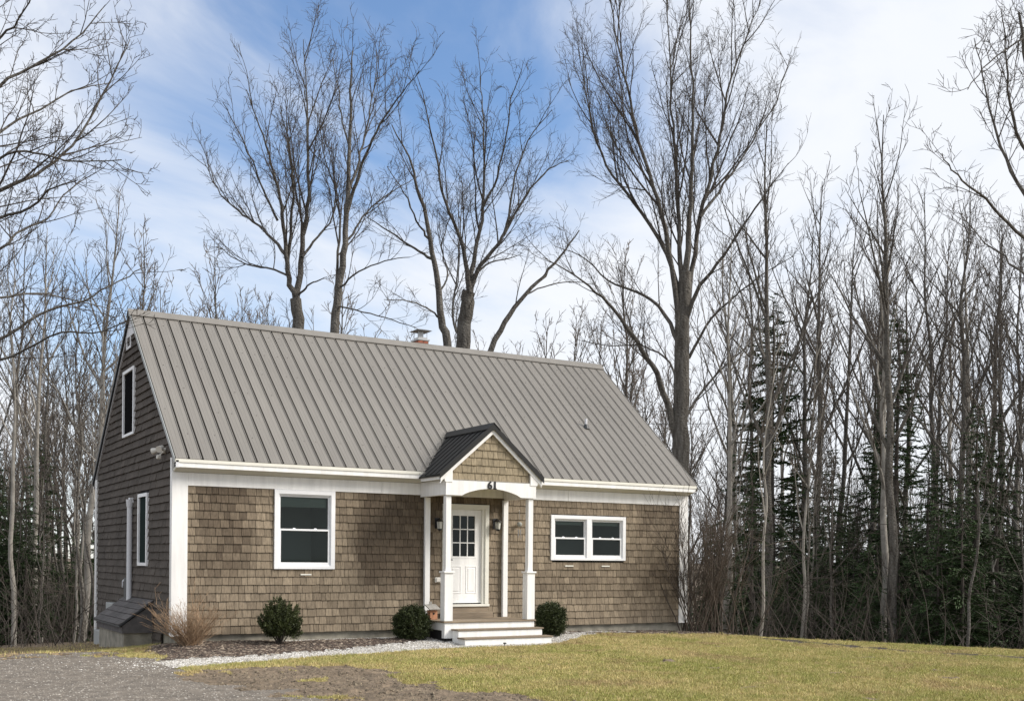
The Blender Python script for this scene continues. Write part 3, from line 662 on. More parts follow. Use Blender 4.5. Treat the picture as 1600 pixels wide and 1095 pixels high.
# --- things on the gable end: pipe, floodlight, meter box, bulkhead
m = MB(); m.cyl((-.085, 3.40, .50), (-.085, 3.40, 2.50), .055, n=14); m.cyl((-.085, 3.40, 2.46), (-.085, 3.40, 2.62), .062, .08, n=14); m.box(-.10, -.02, 3.33, 3.47, 2.55, 2.66); m.build('vent_pipe', M['pipe'], house)
m = MB(); m.box(-.10, -.02, 3.62, 3.86, .42, .98); m.build('meter_box', M['dutil'], house, .006)
m = MB(); m.cyl((-.05, 3.98, .95), (-.10, 3.98, .90), .02, n=8); m.cyl((-.10, 3.98, .92), (-.10, 3.98, .78), .014, n=8); m.build('hose_tap', M['pipe'], house)
m = MB(); m.box(-.22, -.02, 4.35, 5.15, .02, .42); m.build('utility_box', M['util'], house, .01)
m = MB(); m.box(-.16, -.04, 6.2, 6.9, -.70, -.28); m.build('utility_box', M['util'], house, .01)
m = MB(); m.cyl((-.02, .62, 3.42), (-.07, .62, 3.42), .055, n=12)
m.cyl((-.06, .62, 3.42), (-.13, .48, 3.45), .018, n=6); m.cyl((-.06, .62, 3.42), (-.13, .80, 3.43), .018, n=6); m.cyl((-.06, .62, 3.40), (-.12, .66, 3.33), .014, n=6); fl = m.build('floodlight', M['plasticw'], house)
for p, d in (((-.13, .47, 3.46), (-.5, -.5, -.35)), ((-.13, .82, 3.44), (-.6, .7, -.2))):
    d = Vector(d).normalized(); p = Vector(p); m = MB(); m.cyl(p-d*.03, p+d*.10, .035, .065, n=12); m.cyl(p-d*.06, p-d*.03, .02, .035, n=12); m.build('lamp_head', M['plasticw'], fl)
m = MB(); m.box(-.17, -.09, .62, .72, 3.26, 3.34); m.build('motion_sensor', M['plasticw'], fl, .015)
# bulkhead
BY0, BY1, BXo = 1.50, 4.05, -.60
m = MB(); m.box(BXo+.04, -.02, BY0+.05, BY1-.05, -1.0, -.04); bh = m.build('bulkhead', M['concrete'], house)
m = MB()
for yy in (BY0, BY1-.05):
    m.prism([(-.022, yy, -.04), (-.022, yy, .53), (BXo, yy, .10), (BXo, yy, -.04)], (0, .05, 0))
m.box(BXo, BXo+.05, BY0+.05, BY1-.05, -.04, .09); m.build('bulkhead_side', M['ashingle'], bh)
m = MB(); m.prism([(-.022, BY0-.03, .555), (-.022, BY0-.03, .585), (BXo-.06, BY0-.03, .115), (BXo-.06, BY0-.03, .085)], (0, BY1-BY0+.06, 0)); m.build('bulkhead_lid', M['dutil'], bh)
ln = math.hypot(-BXo+.04, .47); nr = 5; dirv = Vector((BXo-.06+.022, 0, .115-.585)).normalized(); nrm = Vector((-.62, 0, .78)).normalized()
for r_ in range(nr):
    ya = BY0-.03
    while ya < BY1:
        wv = rng.uniform(.28, .62); yb = min(ya+wv, BY1+.03)
        p0 = Vector((-.022, 0, .588))+dirv*(r_*ln/nr); p1 = p0+dirv*(ln/nr+.0)
        q = MB(); a_, b_ = ya+.004, yb-.004
        q.hexa([(p1.x, a_, p1.z), (p1.x, b_, p1.z), (p0.x, b_, p0.z), (p0.x, a_, p0.z)]+[tuple(Vector((p1.x, a_, p1.z))+nrm*.022), tuple(Vector((p1.x, b_, p1.z))+nrm*.022), tuple(Vector((p0.x, b_, p0.z))+nrm*.006), tuple(Vector((p0.x, a_, p0.z))+nrm*.006)])
        q.build('shingle', M['ashingle'], bh); ya = yb

# ------------------------------------------------------------------ small things by the door
def lantern(x, z, label):
    r = empty('wall_lantern', (x, -.03, z)); tag(r, label, 'lantern', None)
    def B(name, mb, mt, par=r): return mb.build(name, mt, par, world_child=False)
    B('back_plate', MB().box(-.05, .05, .0, .012, -.10, .12), M['lantern']); B('arm', MB().cyl((0, 0, .07), (0, -.10, .11), .012, n=8).cyl((0, -.10, .11), (0, -.13, .085), .012, n=8), M['lantern'])
    cap = MB(); cap.cyl((0, -.13, .04), (0, -.13, .085), .095, .03, n=8); B('cap', cap, M['lantern'])
    B('glass', MB().cyl((0, -.13, -.11), (0, -.13, .04), .050, .066, n=8), M['lglass'])
    for k in range(4):
        g_ = math.pi/4+k*math.pi/2; B('bar', MB().cyl((.053*math.cos(g_), -.13+.053*math.sin(g_), -.115), (.07*math.cos(g_), -.13+.07*math.sin(g_), .045), .007, n=5), M['lantern'])
    B('base', MB().cyl((0, -.13, -.15), (0, -.13, -.11), .025, .058, n=8), M['lantern'])
lantern(5.35, 2.17, 'black wall lantern beside the handle side of the front door')
lantern(6.73, 2.19, 'black wall lantern between the door casing and the slim wall post')
m = MB(); m.box(5.31, 5.45, -.055, -.02, .95, 1.06); m.box(5.33, 5.43, -.075, -.055, .965, 1.045); m.build('outlet_cover', M['plasticw'], house, .006)
b = empty('birdhouse', (5.06, -.42, DKZ)); tag(b, 'small wooden birdhouse with grey slanted roof sitting on the porch deck', 'birdhouse')
MB().box(-.085, .085, -.07, .07, .0, .19).build('body', M['wood'], b, .004, world_child=False)
m = MB(); m.hexa([(-.125, -.13, .20), (.125, -.13, .20), (.125, .10, .285), (-.125, .10, .285), (-.125, -.13, .22), (.125, -.13, .22), (.125, .10, .305), (-.125, .10, .305)]); m.build('roof', M['greywood'], b, world_child=False)
m = MB(); m.cyl((0, -.072, .12), (0, -.068, .12), .022, n=12); m.build('entrance_hole', M['dark'], b, world_child=False)
MB().box(-.03, .03, .07, .085, .0, .36).build('back_board', M['greywood'], b, world_child=False)
# wind chime hanging from the porch eave bracket
c0 = Vector((7.30, -.10, 2.42)); wc = empty('wind_chime', (7.30, -.10, 1.75)); tag(wc, 'small glass wind chime hanging on the shingles right of the porch', 'wind chime')
m = MB(); m.cyl((0, .09, .70), (0, -.0, .74), .006, n=5); m.cyl((0, 0, .74), (0, 0, .55), .003, n=4); m.build('hook', M['metalgrey'], wc, world_child=False)
m = MB()
for k in range(6): a0, a1 = k*math.pi/6, (k+1)*math.pi/6; m.cyl((0, 0, .45-.055*math.cos(a0)), (0, 0, .45-.055*math.cos(a1)), .002+.055*math.sin(a0), .002+.055*math.sin(a1), n=12)
m.build('glass_globe', M['chime'], wc, world_child=False)
for k in range(4):
    a0 = k*1.57; m = MB(); m.cyl((.035*math.cos(a0), .035*math.sin(a0), .34), (.035*math.cos(a0), .035*math.sin(a0), .12+.04*k), .006, n=6); m.build('tube', M['metalgrey'], wc, world_child=False)
s = empty('path_light', (5.86, -1.98, hgt(5.86, -1.98))); tag(s, 'tiny dark solar light on the gravel before the bottom step', 'path light')
MB().cyl((0, 0, 0), (0, 0, .05), .008, n=6).build('stake', M['lantern'], s, world_child=False); MB().cyl((0, 0, .05), (0, 0, .075), .035, .03, n=10).build('head', M['lantern'], s, world_child=False)

# ------------------------------------------------------------------ bare trees
class Tubes:
    def __init__(s): s.g = {}
    def add(s, pts, r, k): s.g.setdefault((len(pts), k), []).append((pts, r))
    def mesh(s, name, mt):
        Vs, Fs, off = [], [], 0
        for (n, k), L_ in s.g.items():
            P = np.array([q[0] for q in L_], np.float32); R = np.array([q[1] for q in L_], np.float32); Tn = len(L_)
            tan = np.empty_like(P); tan[:, 1:-1] = P[:, 2:]-P[:, :-2]; tan[:, 0] = P[:, 1]-P[:, 0]; tan[:, -1] = P[:, -1]-P[:, -2]
            tan /= np.linalg.norm(tan, axis=2, keepdims=True)+1e-9
            main = P[:, -1]-P[:, 0]; ref = np.where((np.abs(main[:, 2:3]) > .7*np.linalg.norm(main, axis=1, keepdims=True)), np.array([[1., .13, 0]]), np.array([[.1, .05, 1.]]))
            a = np.cross(tan, ref[:, None, :]); a /= np.linalg.norm(a, axis=2, keepdims=True)+1e-9; b = np.cross(tan, a)
            ang = np.arange(k)*2*math.pi/k
            ring_ = P[:, :, None, :]+R[:, :, None, None]*(a[:, :, None, :]*np.cos(ang)[None, None, :, None]+b[:, :, None, :]*np.sin(ang)[None, None, :, None])
            Vs.append(ring_.reshape(-1, 3))
            base = (np.arange(Tn)*n*k)[:, None, None]; i = np.arange(n-1)[None, :, None]*k; j = np.arange(k)[None, None, :]; j2 = (j+1) % k
            F = np.stack([base+i+j, base+i+j2, base+i+k+j2, base+i+k+j], -1).reshape(-1, 4)+off
            Fs.append(F); off += Tn*n*k
        return np_mesh(name, np.concatenate(Vs), np.concatenate(Fs), mt, smooth=True)
def walk(r, p, d, ln, n, wander, up):
    pts = [tuple(p)]; d = d.normalized(); st = ln/n; p = p.copy()
    for i in range(n):
        d = (d+Vector((r.gauss(0, wander), r.gauss(0, wander), r.gauss(0, wander)+up))).normalized(); p = p+d*st; pts.append(tuple(p))
    return pts
def sample(pts, t):
    n = len(pts)-1; x = min(t*n, n-1e-6); i = int(x); f = x-i; a, b = Vector(pts[i]), Vector(pts[i+1]); return a+(b-a)*f, (b-a).normalized()
SEG = {1: (7, 6), 2: (5, 4), 3: (4, 3), 4: (2, 3)}
def grow(r, heavy, fine, pts, r0, r1, level, ln, o):
    """spawn children along a limb; o: dict of options"""
    lv = level+1
    if lv > o['max']: return
    dens = o['dens'][level]; n = max(2, int(ln*dens*r.uniform(.85, 1.15)))
    for i in range(n):
        t = o['t0'][level]+(1-o['t0'][level])*((i+r.random())/n)
        p, tg = sample(pts, t); rad = r0+(r1-r0)*t
        ax = tg.orthogonal().normalized(); ax.rotate(__import__('mathutils').Quaternion(tg, r.uniform(0, 6.283)))
        an = math.radians(r.gauss(o['ang'][level], 9)); d = tg*math.cos(an)+ax*math.sin(an); d.z += o['lift'][level]
        l2 = ln*o['ratio'][level]*(1-.55*t)*r.uniform(.6, 1.25); l2 = max(l2, o['minlen'])
        cr0 = max(o['rmin'], min(rad*.62, l2*o['thick'])); cr1 = max(o['rmin']*.6, cr0*.25)
        ns, k = SEG[lv]
        q = walk(r, p, d, l2, ns, o['wander'], o['up'][level])
        (heavy if cr0 > .045 else fine).add(q, [cr0+(cr1-cr0)*(j/ns)**.8 for j in range(ns+1)], k)
        grow(r, heavy, fine, q, cr0, cr1, lv, l2, o)
OPT = dict(max=4, dens=[1.9, 3.0, 4.6, 6.0], t0=[.15, .12, .12, .1], ang=[36, 36, 38, 40], lift=[.18, .12, .08, .04], ratio=[.46, .50, .52, .62], minlen=.25, rmin=.0058, thick=.0095, wander=.075, up=[.06, .05, .03, .02])
def resample(P, n):
    """smooth the polyline (Catmull-Rom)"""
    P = [Vector(p) for p in P]; Q = [P[0]*2-P[1]]+P+[P[-1]*2-P[-2]]; out = []
    for i in range(n+1):
        x = i/n*(len(P)-1); k = min(int(x), len(P)-2); f = x-k; a, b, c, d = Q[k:k+4]
        out.append(.5*((2*b)+(c-a)*f+(2*a-5*b+4*c-d)*f*f+(3*b-a-3*c+d)*f**3))
    return out
def traced_tree(name, label, seed, depth, limbs, base_uv, opt=None, mats=('bark', 'twig'), group=None, cat='tree'):
    """limbs: list of (pixel polyline, start radius, end radius, depth drift); built at its own distance in real size"""
    r = random.Random(seed); o = dict(OPT); o.update(opt or {}); heavy, fine = Tubes(), Tubes()
    base = at(base_uv[0], base_uv[1], depth); base.z = hgt(base.x, base.y)-.1
    root = empty(name, base); tag(root, label, cat, group)
    for i, (uv, r0, r1, drift) in enumerate(limbs):
        n = len(uv); off = drift[0] if isinstance(drift, tuple) else 0; dr = drift[1] if isinstance(drift, tuple) else drift
        P = [at(u, v, depth+off+dr*(k/(n-1))**1.2) for k, (u, v) in enumerate(uv)]
        P = [p-base for p in P]
        if i == 0: P = [Vector((0, 0, 0))]+P
        ns = max(8, 3*len(P)); Q = resample(P, ns)
        Q = [tuple(q+Vector((r.gauss(0, .018), r.gauss(0, .03), 0))) if 0 < j < ns else tuple(q) for j, q in enumerate(Q)]
        if i: r0 *= .57; r1 = min(r1, .010)
        rr = [r0+(r1-r0)*(j/ns)**.75 for j in range(ns+1)]
        if i == 0: rr[0] *= 1.25
        heavy.add(Q, rr, 10)
        ln = sum((Vector(Q[j+1])-Vector(Q[j])).length for j in range(ns))
        if i == 0: oo = dict(o); oo['dens'] = [o.get('trunkdens', .25)]+o['dens'][1:]; oo['t0'] = [.5]+o['t0'][1:]; grow(r, heavy, fine, Q, r0, r1, 0, min(ln, 7), oo)
        else: grow(r, heavy, fine, Q, r0, max(r1, .022), 0, ln, o)
    for nm, tb, mt in (('trunk', heavy, mats[0]), ('crown', fine, mats[1])):
        link(nm, tb.mesh(nm, M[mt]), root, world_child=False)
    return root
traced_tree('bare_tree', 'tall bare maple rising straight up behind the chimney end of the left roof, forked low', 11, 34, [
    ([(465,700),(465,520),(462,467)], .22, .17, 0),
    ([(462,467),(450,430),(447,385),(441,335),(431,285),(420,240),(402,190),(385,140)], .17, .02, -2),
    ([(463,466),(470,420),(474,370),(480,320),(482,255),(480,190),(478,130),(474,62)], .19, .02, 1),
    ([(448,400),(422,368),(395,345),(365,325),(335,290),(316,245)], .10, .012, 2.5),
    ([(449,424),(455,352),(457,285),(450,225),(438,165)], .11, .015, -3),
    ([(466,462),(480,447),(500,437),(511,433)], .07, .03, -1),
    ([(472,402),(494,372),(516,345),(526,300),(530,250)], .08, .012, 2),
    ([(434,345),(412,300),(396,258),(372,205),(348,160)], .07, .012, -2),
    ([(452,432),(425,420),(395,415),(360,400),(340,380)], .07, .012, 3)], (465, 990), dict(up=[.10,.07,.04,.02], ang=[30,32,36,40]))
traced_tree('bare_tree', 'tall bare tree with ascending fine twigs behind the roof, left of the chimney', 12, 33.5, [
    ([(522,700),(523,520),(527,465),(535,410),(540,350),(545,280),(547,200),(548,130),(552,75)], .20, .015, 0),
    ([(541,335),(556,288),(572,240),(592,198),(624,152),(655,110)], .12, .012, -2),
    ([(537,385),(560,350),(585,320),(620,295),(655,275)], .07, .01, 2),
    ([(545,300),(560,255),(572,205),(582,150),(590,90)], .09, .012, 2.5),
    ([(524,470),(528,400),(530,340),(521,290),(506,240),(498,190)], .09, .012, 1.5),
    ([(530,450),(560,425),(600,408),(640,402)], .06, .01, -2),
    ([(527,478),(565,487),(615,500),(655,515)], .05, .01, -1.5),
    ([(547,240),(535,190),(528,140),(520,90)], .06, .01, 1)], (522, 990), dict(up=[.10,.07,.04,.02], ang=[30,32,36,40], trunkdens=1.2))
traced_tree('bare_tree', 'wide bare tree with several curving stems behind the roof, right of the chimney', 13, 36, [
    ([(723,700),(723,545),(727,490),(733,455)], .27, .22, 0),
    ([(733,455),(728,420),(722,380),(706,340),(691,300),(681,240),(668,180),(655,130)], .17, .012, -2),
    ([(733,452),(741,400),(752,340),(757,260),(755,180),(750,120)], .17, .012, 1.5),
    ([(735,460),(747,420),(770,392),(786,368),(796,328),(806,270),(830,212),(862,172)], .16, .012, -1),
    ([(787,368),(820,308),(858,265),(890,250)], .08, .01, 2),
    ([(741,430),(765,410),(795,404),(815,396)], .07, .02, 2),
    ([(725,500),(712,520),(708,470),(715,420),(718,360),(722,300)], .10, .012, 3),
    ([(752,330),(775,280),(790,220),(800,150),(815,110)], .08, .01, -2)], (723, 990), dict(ang=[36,38,42,44]))
traced_tree('bare_tree', 'bare tree leaning left with long side limbs behind the roof near the chimney', 14, 35, [
    ([(712,700),(700,545),(690,500),(685,450),(676,400),(666,340),(651,290),(641,250),(612,195)], .20, .015, -1),
    ([(677,405),(650,390),(616,366),(590,350),(568,335)], .09, .012, 2),
    ([(672,375),(650,345),(630,300),(605,260)], .07, .012, -2),
    ([(686,460),(700,430),(690,390),(700,350),(705,310)], .06, .01, 1),
    ([(690,500),(665,480),(635,470),(600,468)], .06, .01, -2)], (715, 990), dict(trunkdens=.9))
traced_tree('leaning_tree', 'slender bare stem leaning right over the grey roof ridge', 15, 35, [
    ([(735,650),(765,552),(790,500),(820,462),(850,430),(880,395),(905,360)], .15, .02, 1),
    ([(822,460),(850,448),(890,440),(930,445)], .05, .01, 1)], (720, 990), dict(trunkdens=.8, dens=[1.0,2.2,3.6,5]))
traced_tree('great_tree', 'largest bare tree with thick dark trunk and spreading crown above the right roof end', 16, 37, [
    ([(1060,850),(1062,720),(1064,600),(1068,480),(1071,425)], .38, .20, 0),
    ([(1061,560),(1057,470),(1041,365),(1021,290),(1001,230),(985,160),(970,90),(955,10),(948,-50)], .19, .015, -2),
    ([(1066,500),(1063,420),(1060,345),(1056,260),(1050,170),(1046,80),(1040,-40)], .19, .015, 2),
    ([(1071,440),(1076,380),(1079,320),(1081,250),(1083,160),(1079,60),(1075,-60)], .22, .015, -1),
    ([(1070,530),(1079,440),(1094,345),(1112,270),(1127,200),(1142,120),(1166,60),(1192,-10)], .19, .015, 1),
    ([(1056,680),(1036,605),(1012,562),(985,520),(958,482),(930,455),(890,425),(848,402)], .22, .012, -4),
    ([(1062,540),(1033,482),(992,455),(952,440),(912,402),(868,385)], .14, .012, 3),
    ([(1066,500),(1048,410),(1003,332),(962,282),(932,222),(916,150),(905,80)], .16, .012, 2),
    ([(1072,500),(1092,450),(1124,410),(1160,355),(1195,305),(1232,255)], .15, .012, -3),
    ([(1068,660),(1098,610),(1140,565),(1180,532),(1235,505)], .10, .012, 3),
    ([(1076,560),(1110,500),(1140,470),(1190,430),(1240,400)], .10, .012, -2),
    ([(1062,600),(1040,560),(1000,540),(950,540),(900,530)], .08, .01, 4),
    ([(1094,340),(1130,290),(1170,230),(1210,160),(1235,90)], .10, .012, 2)], (1060, 995), dict(up=[.10,.07,.04,.02], ang=[25,30,36,40], dens=[1.6,2.8,4.3,5.5], ratio=[.38,.48,.52,.6]))
traced_tree('overhanging_tree', 'big bare tree beside the driveway, long limbs with lacy twigs reaching toward the gable', 17, 24, [
    ([(-190,900),(-170,600),(-150,400),(-140,200)], .30, .16, 0),
    ([(-155,450),(-80,360),(0,300),(60,270),(108,232),(150,170),(180,112),(203,62)], .11, .010, 2),
    ([(-160,500),(-90,420),(-20,350),(45,326),(80,296),(120,282)], .10, .010, -2),
    ([(-165,620),(-80,560),(10,525),(70,487),(130,470),(180,442),(225,418)], .09, .010, 1),
    ([(-165,590),(-70,480),(0,465),(60,458),(112,468),(170,482)], .07, .010, 3),
    ([(-150,420),(-70,330),(0,248),(52,238),(112,252),(190,250)], .08, .010, -1),
    ([(-145,300),(-60,200),(0,132),(60,100),(120,60),(165,8)], .10, .010, 1),
    ([(-140,220),(-60,120),(0,62),(30,30),(62,-30)], .08, .010, -2),
    ([(-160,540),(-80,430),(0,388),(30,362),(75,340),(105,300),(150,270)], .08, .010, 2),
    ([(-165,640),(-70,590),(20,555),(90,520),(150,520),(200,500)], .07, .010, -2),
    ([(-150,380),(-60,260),(0,205),(60,172),(120,140),(170,130)], .08, .010, 3),
    ([(-140,250),(-70,100),(-20,20),(20,-60)], .08, .010, 1)], (-195, 1010), dict(rmin=.0062, minlen=.14, ratio=[.33,.46,.5,.5], ang=[38,40,44,46], up=[.03,.03,.02,.01], dens=[2.0,3.1,4.6,5.6], trunkdens=.1))
traced_tree('overhanging_tree', 'big dark bare tree at the wood edge, crown arching back toward the house', 18, 27, [
    ([(1672,1000),(1657,700),(1644,500),(1626,385),(1616,255),(1606,130),(1592,20)], .22, .03, 0),
    ([(1628,395),(1578,352),(1532,305),(1492,272),(1472,240)], .09, .010, -2),
    ([(1622,340),(1584,272),(1554,200),(1539,130),(1522,60)], .10, .010, 2),
    ([(1616,265),(1584,185),(1572,95),(1564,15)], .09, .010, -1),
    ([(1612,180),(1632,90),(1642,10)], .08, .010, 1),
    ([(1662,160),(1622,62),(1582,72),(1542,100),(1512,140)], .06, .010, -2),
    ([(1637,450),(1592,420),(1542,380),(1497,330)], .07, .010, 3)], (1655, 1030), dict(trunkdens=.7, rmin=.0065, ratio=[.40,.48,.5,.5]))

# --- woodland trees: a few kinds, each copied many times
def forest_tree(seed, hgt_, r0, mats, crown0=.4, nlimb=9, spread=.36, opt=None, fork=False):
    r = random.Random(seed); heavy, fine = Tubes(), Tubes(); o = dict(OPT); o.update(dict(max=3, dens=[1.3, 2.3, 3.0], ratio=[.50, .5, .5], thick=.010, rmin=.008, minlen=.3, ang=[30, 36, 40], up=[.09, .06, .03])); o.update(opt or {})
    lean = Vector((r.gauss(0, .05), r.gauss(0, .05), 0)); P = [Vector((0, 0, -.4))]
    n = 9
    for i in range(1, n+1): P.append(Vector((lean.x*i*hgt_/n+r.gauss(0, .055), lean.y*i*hgt_/n+r.gauss(0, .055), hgt_*i/n)))
    Q = [tuple(q) for q in resample(P, 24)]; heavy.add(Q, [r0*(1-.93*(j/24)**1.1) for j in range(25)], 8)
    for k in range(nlimb):
        t = crown0+(0.93-crown0)*(k+r.random()*.8)/nlimb; p, tg = sample(Q, t); a = r.uniform(0, 6.283)
        e = math.radians(r.uniform(22, 48)); d = Vector((math.cos(a)*math.sin(e), math.sin(a)*math.sin(e), math.cos(e)))
        ln = hgt_*spread*(1.15-t)*r.uniform(.75, 1.3)+.6; lr = max(.016, min(r0*(1-.9*t)*.65, ln*.014))
        q = walk(r, p, d, ln, 8, .07, .07); heavy.add(q, [lr*(1-.85*j/8) for j in range(9)], 6); grow(r, heavy, fine, q, lr, lr*.2, 0, ln, o)
    top = Q[14:]; ol = dict(o); ol['t0'] = [.0]+o['t0'][1:]; ol['dens'] = [2.6]+o['dens'][1:]; ol['ratio'] = [.30]+o['ratio'][1:]; grow(r, heavy, fine, top, r0*.45, .02, 0, hgt_*.42, ol)
    # a few dead stubs and thin shoots low on the stem
    for k in range(r.randint(3, 7)):
        t = r.uniform(.08, crown0); p, tg = sample(Q, t); a = r.uniform(0, 6.283); ln = r.uniform(.4, 1.6); q = walk(r, p, Vector((math.cos(a), math.sin(a), r.uniform(-.1, .7))), ln, 4, .12, .02); fine.add(q, [.013-.002*j for j in range(5)], 3)
    return heavy.mesh('trunk', M[mats[0]]), fine.mesh('crown', M[mats[1]])
KINDS = {
 'grey': [forest_tree(31, 16, .15, ('bark', 'twig'), .42, 11), forest_tree(32, 18, .17, ('bark', 'twig'), .35, 12), forest_tree(33, 14, .11, ('bark', 'twig'), .45, 9), forest_tree(34, 17, .13, ('bark', 'twig'), .5, 9)],
 'pale': [forest_tree(41, 15, .13, ('pbark', 'ptwig'), .42, 10), forest_tree(42, 13, .09, ('pbark', 'ptwig'), .45, 8), forest_tree(43, 17, .15, ('pbark', 'ptwig'), .38, 11)],
 'sap': [forest_tree(51, 8, .045, ('pbark', 'ptwig'), .35, 6, .22), forest_tree(52, 6, .035, ('bark', 'twig'), .3, 6, .25), forest_tree(53, 10, .055, ('bark', 'twig'), .4, 7, .22)],
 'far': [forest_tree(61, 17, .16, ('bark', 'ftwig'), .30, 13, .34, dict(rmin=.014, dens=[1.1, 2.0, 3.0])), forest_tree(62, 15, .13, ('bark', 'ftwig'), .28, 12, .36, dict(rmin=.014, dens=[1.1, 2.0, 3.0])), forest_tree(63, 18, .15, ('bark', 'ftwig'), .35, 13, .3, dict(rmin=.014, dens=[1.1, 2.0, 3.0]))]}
def plant(kind, i, x, y, sc, rz, name, label, group):
    tk, cw = KINDS[kind][i % len(KINDS[kind])]
    r = empty(name, (x, y, hgt(x, y)), rz); r.scale = (sc, sc, sc); tag(r, label, 'tree', group)
    for nm, me in (('trunk', tk), ('crown', cw)):
        o = bpy.data.objects.new(nm, me); COL.objects.link(o); o.parent = r
pr = random.Random(77)
def ground_at(u, depth):
    p = at(u, HORY, depth); return p.x, p.y
# wood beyond the lawn: (picture column, distance, kind, variant, scale)
RW = [(1135,36,'pale',0,.95),(1160,40,'pale',2,1.0),(1205,33,'grey',1,.86),(1245,38,'grey',0,.95),(1300,40,'grey',2,1.05),(1350,44,'grey',1,1.0),(1385,35,'pale',2,.92),(1398,31,'grey',1,.83),(1425,38,'grey',0,1.0),(1475,42,'grey',3,1.1),(1500,34,'grey',0,.85),(1520,40,'pale',0,1.05),(1570,36,'grey',1,.82),(1590,42,'grey',0,1.0),(1610,33,'grey',2,.9),(1280,48,'grey',1,1.05),(1365,52,'grey',0,1.1),(1440,50,'grey',3,1.1),(1535,52,'grey',1,1.05),(1185,46,'grey',3,.95),(1110,44,'grey',2,1.0),(1640,38,'grey',3,1.0),(1225,55,'pale',0,1.1),(1490,56,'pale',2,1.1)]
for u, d, k, i, s_ in RW:
    x, y = ground_at(u+pr.uniform(-4, 4), d)
    plant(k, i, x, y, s_*pr.uniform(.92, 1.16), pr.uniform(0, 6.28), 'forest_tree' if k == 'grey' else 'pale_tree', 'tall grey bare tree in the wood beyond the right side of the lawn' if k == 'grey' else 'tall pale-barked bare tree in the wood beyond the right side of the lawn', 'grey trees of the wood beyond the lawn' if k == 'grey' else 'pale trees of the wood beyond the lawn')
for n_i in range(46):
    u = pr.uniform(1095, 1640); d = pr.uniform(28.5, 46); x, y = ground_at(u, d)
    plant('sap', pr.randrange(3), x, y, pr.uniform(.7, 1.25), pr.uniform(0, 6.28), 'sapling', 'thin bare sapling in the undergrowth of the wood beyond the lawn', 'saplings of the wood beyond the lawn')
LW = [(128,36,'pale',2,.86),(48,38,'pale',0,.95),(22,33,'pale',1,.95),(75,44,'grey',2,1.0),(5,42,'grey',3,.9),(100,52,'grey',0,.95),(-20,36,'grey',1,.8),(60,56,'pale',0,1.0),(150,50,'pale',1,1.1)]
for u, d, k, i, s_ in LW:
    x, y = ground_at(u, d)
    plant(k, i, x, y, s_, pr.uniform(0, 6.28), 'forest_tree' if k == 'grey' else 'pale_tree', 'tall grey bare tree in the wood beyond the gable wall' if k == 'grey' else 'tall pale-barked bare tree in the wood beyond the gable wall', 'grey trees of the wood beyond the gable' if k == 'grey' else 'pale trees of the wood beyond the gable')
for n_i in range(26):
    u = pr.uniform(-30, 170); d = pr.uniform(31, 50); x, y = ground_at(u, d)
    plant('sap', pr.randrange(3), x, y, pr.uniform(.7, 1.2), pr.uniform(0, 6.28), 'sapling', 'thin bare sapling in the undergrowth beyond the gable wall', 'saplings beyond the gable')
for n_i in range(110):
    u = -60+1720*(n_i+pr.random())/110; d = pr.uniform(50, 85); x, y = ground_at(u, d)
    plant('far', pr.randrange(3), x, y, pr.uniform(.85, 1.1)*(.66 if u > 1080 else 1), pr.uniform(0, 6.28), 'distant_tree', 'distant bare tree with hazy grey-brown twigs far behind the house', 'distant bare trees behind the house')
for n_i in range(26):
    u = 190+280*(n_i+pr.random())/26; x, y = ground_at(u, pr.uniform(46, 66))
    plant('far', pr.randrange(3), x, y, pr.uniform(.86, 1.06), pr.uniform(0, 6.28), 'distant_tree', 'distant bare tree with hazy grey-brown twigs far behind the house', 'distant bare trees behind the house')
plant('far', 0, *ground_at(852, 50), .92, 1.0, 'distant_tree', 'small bare tree with fine upright twigs just above the right half of the roof ridge', None)

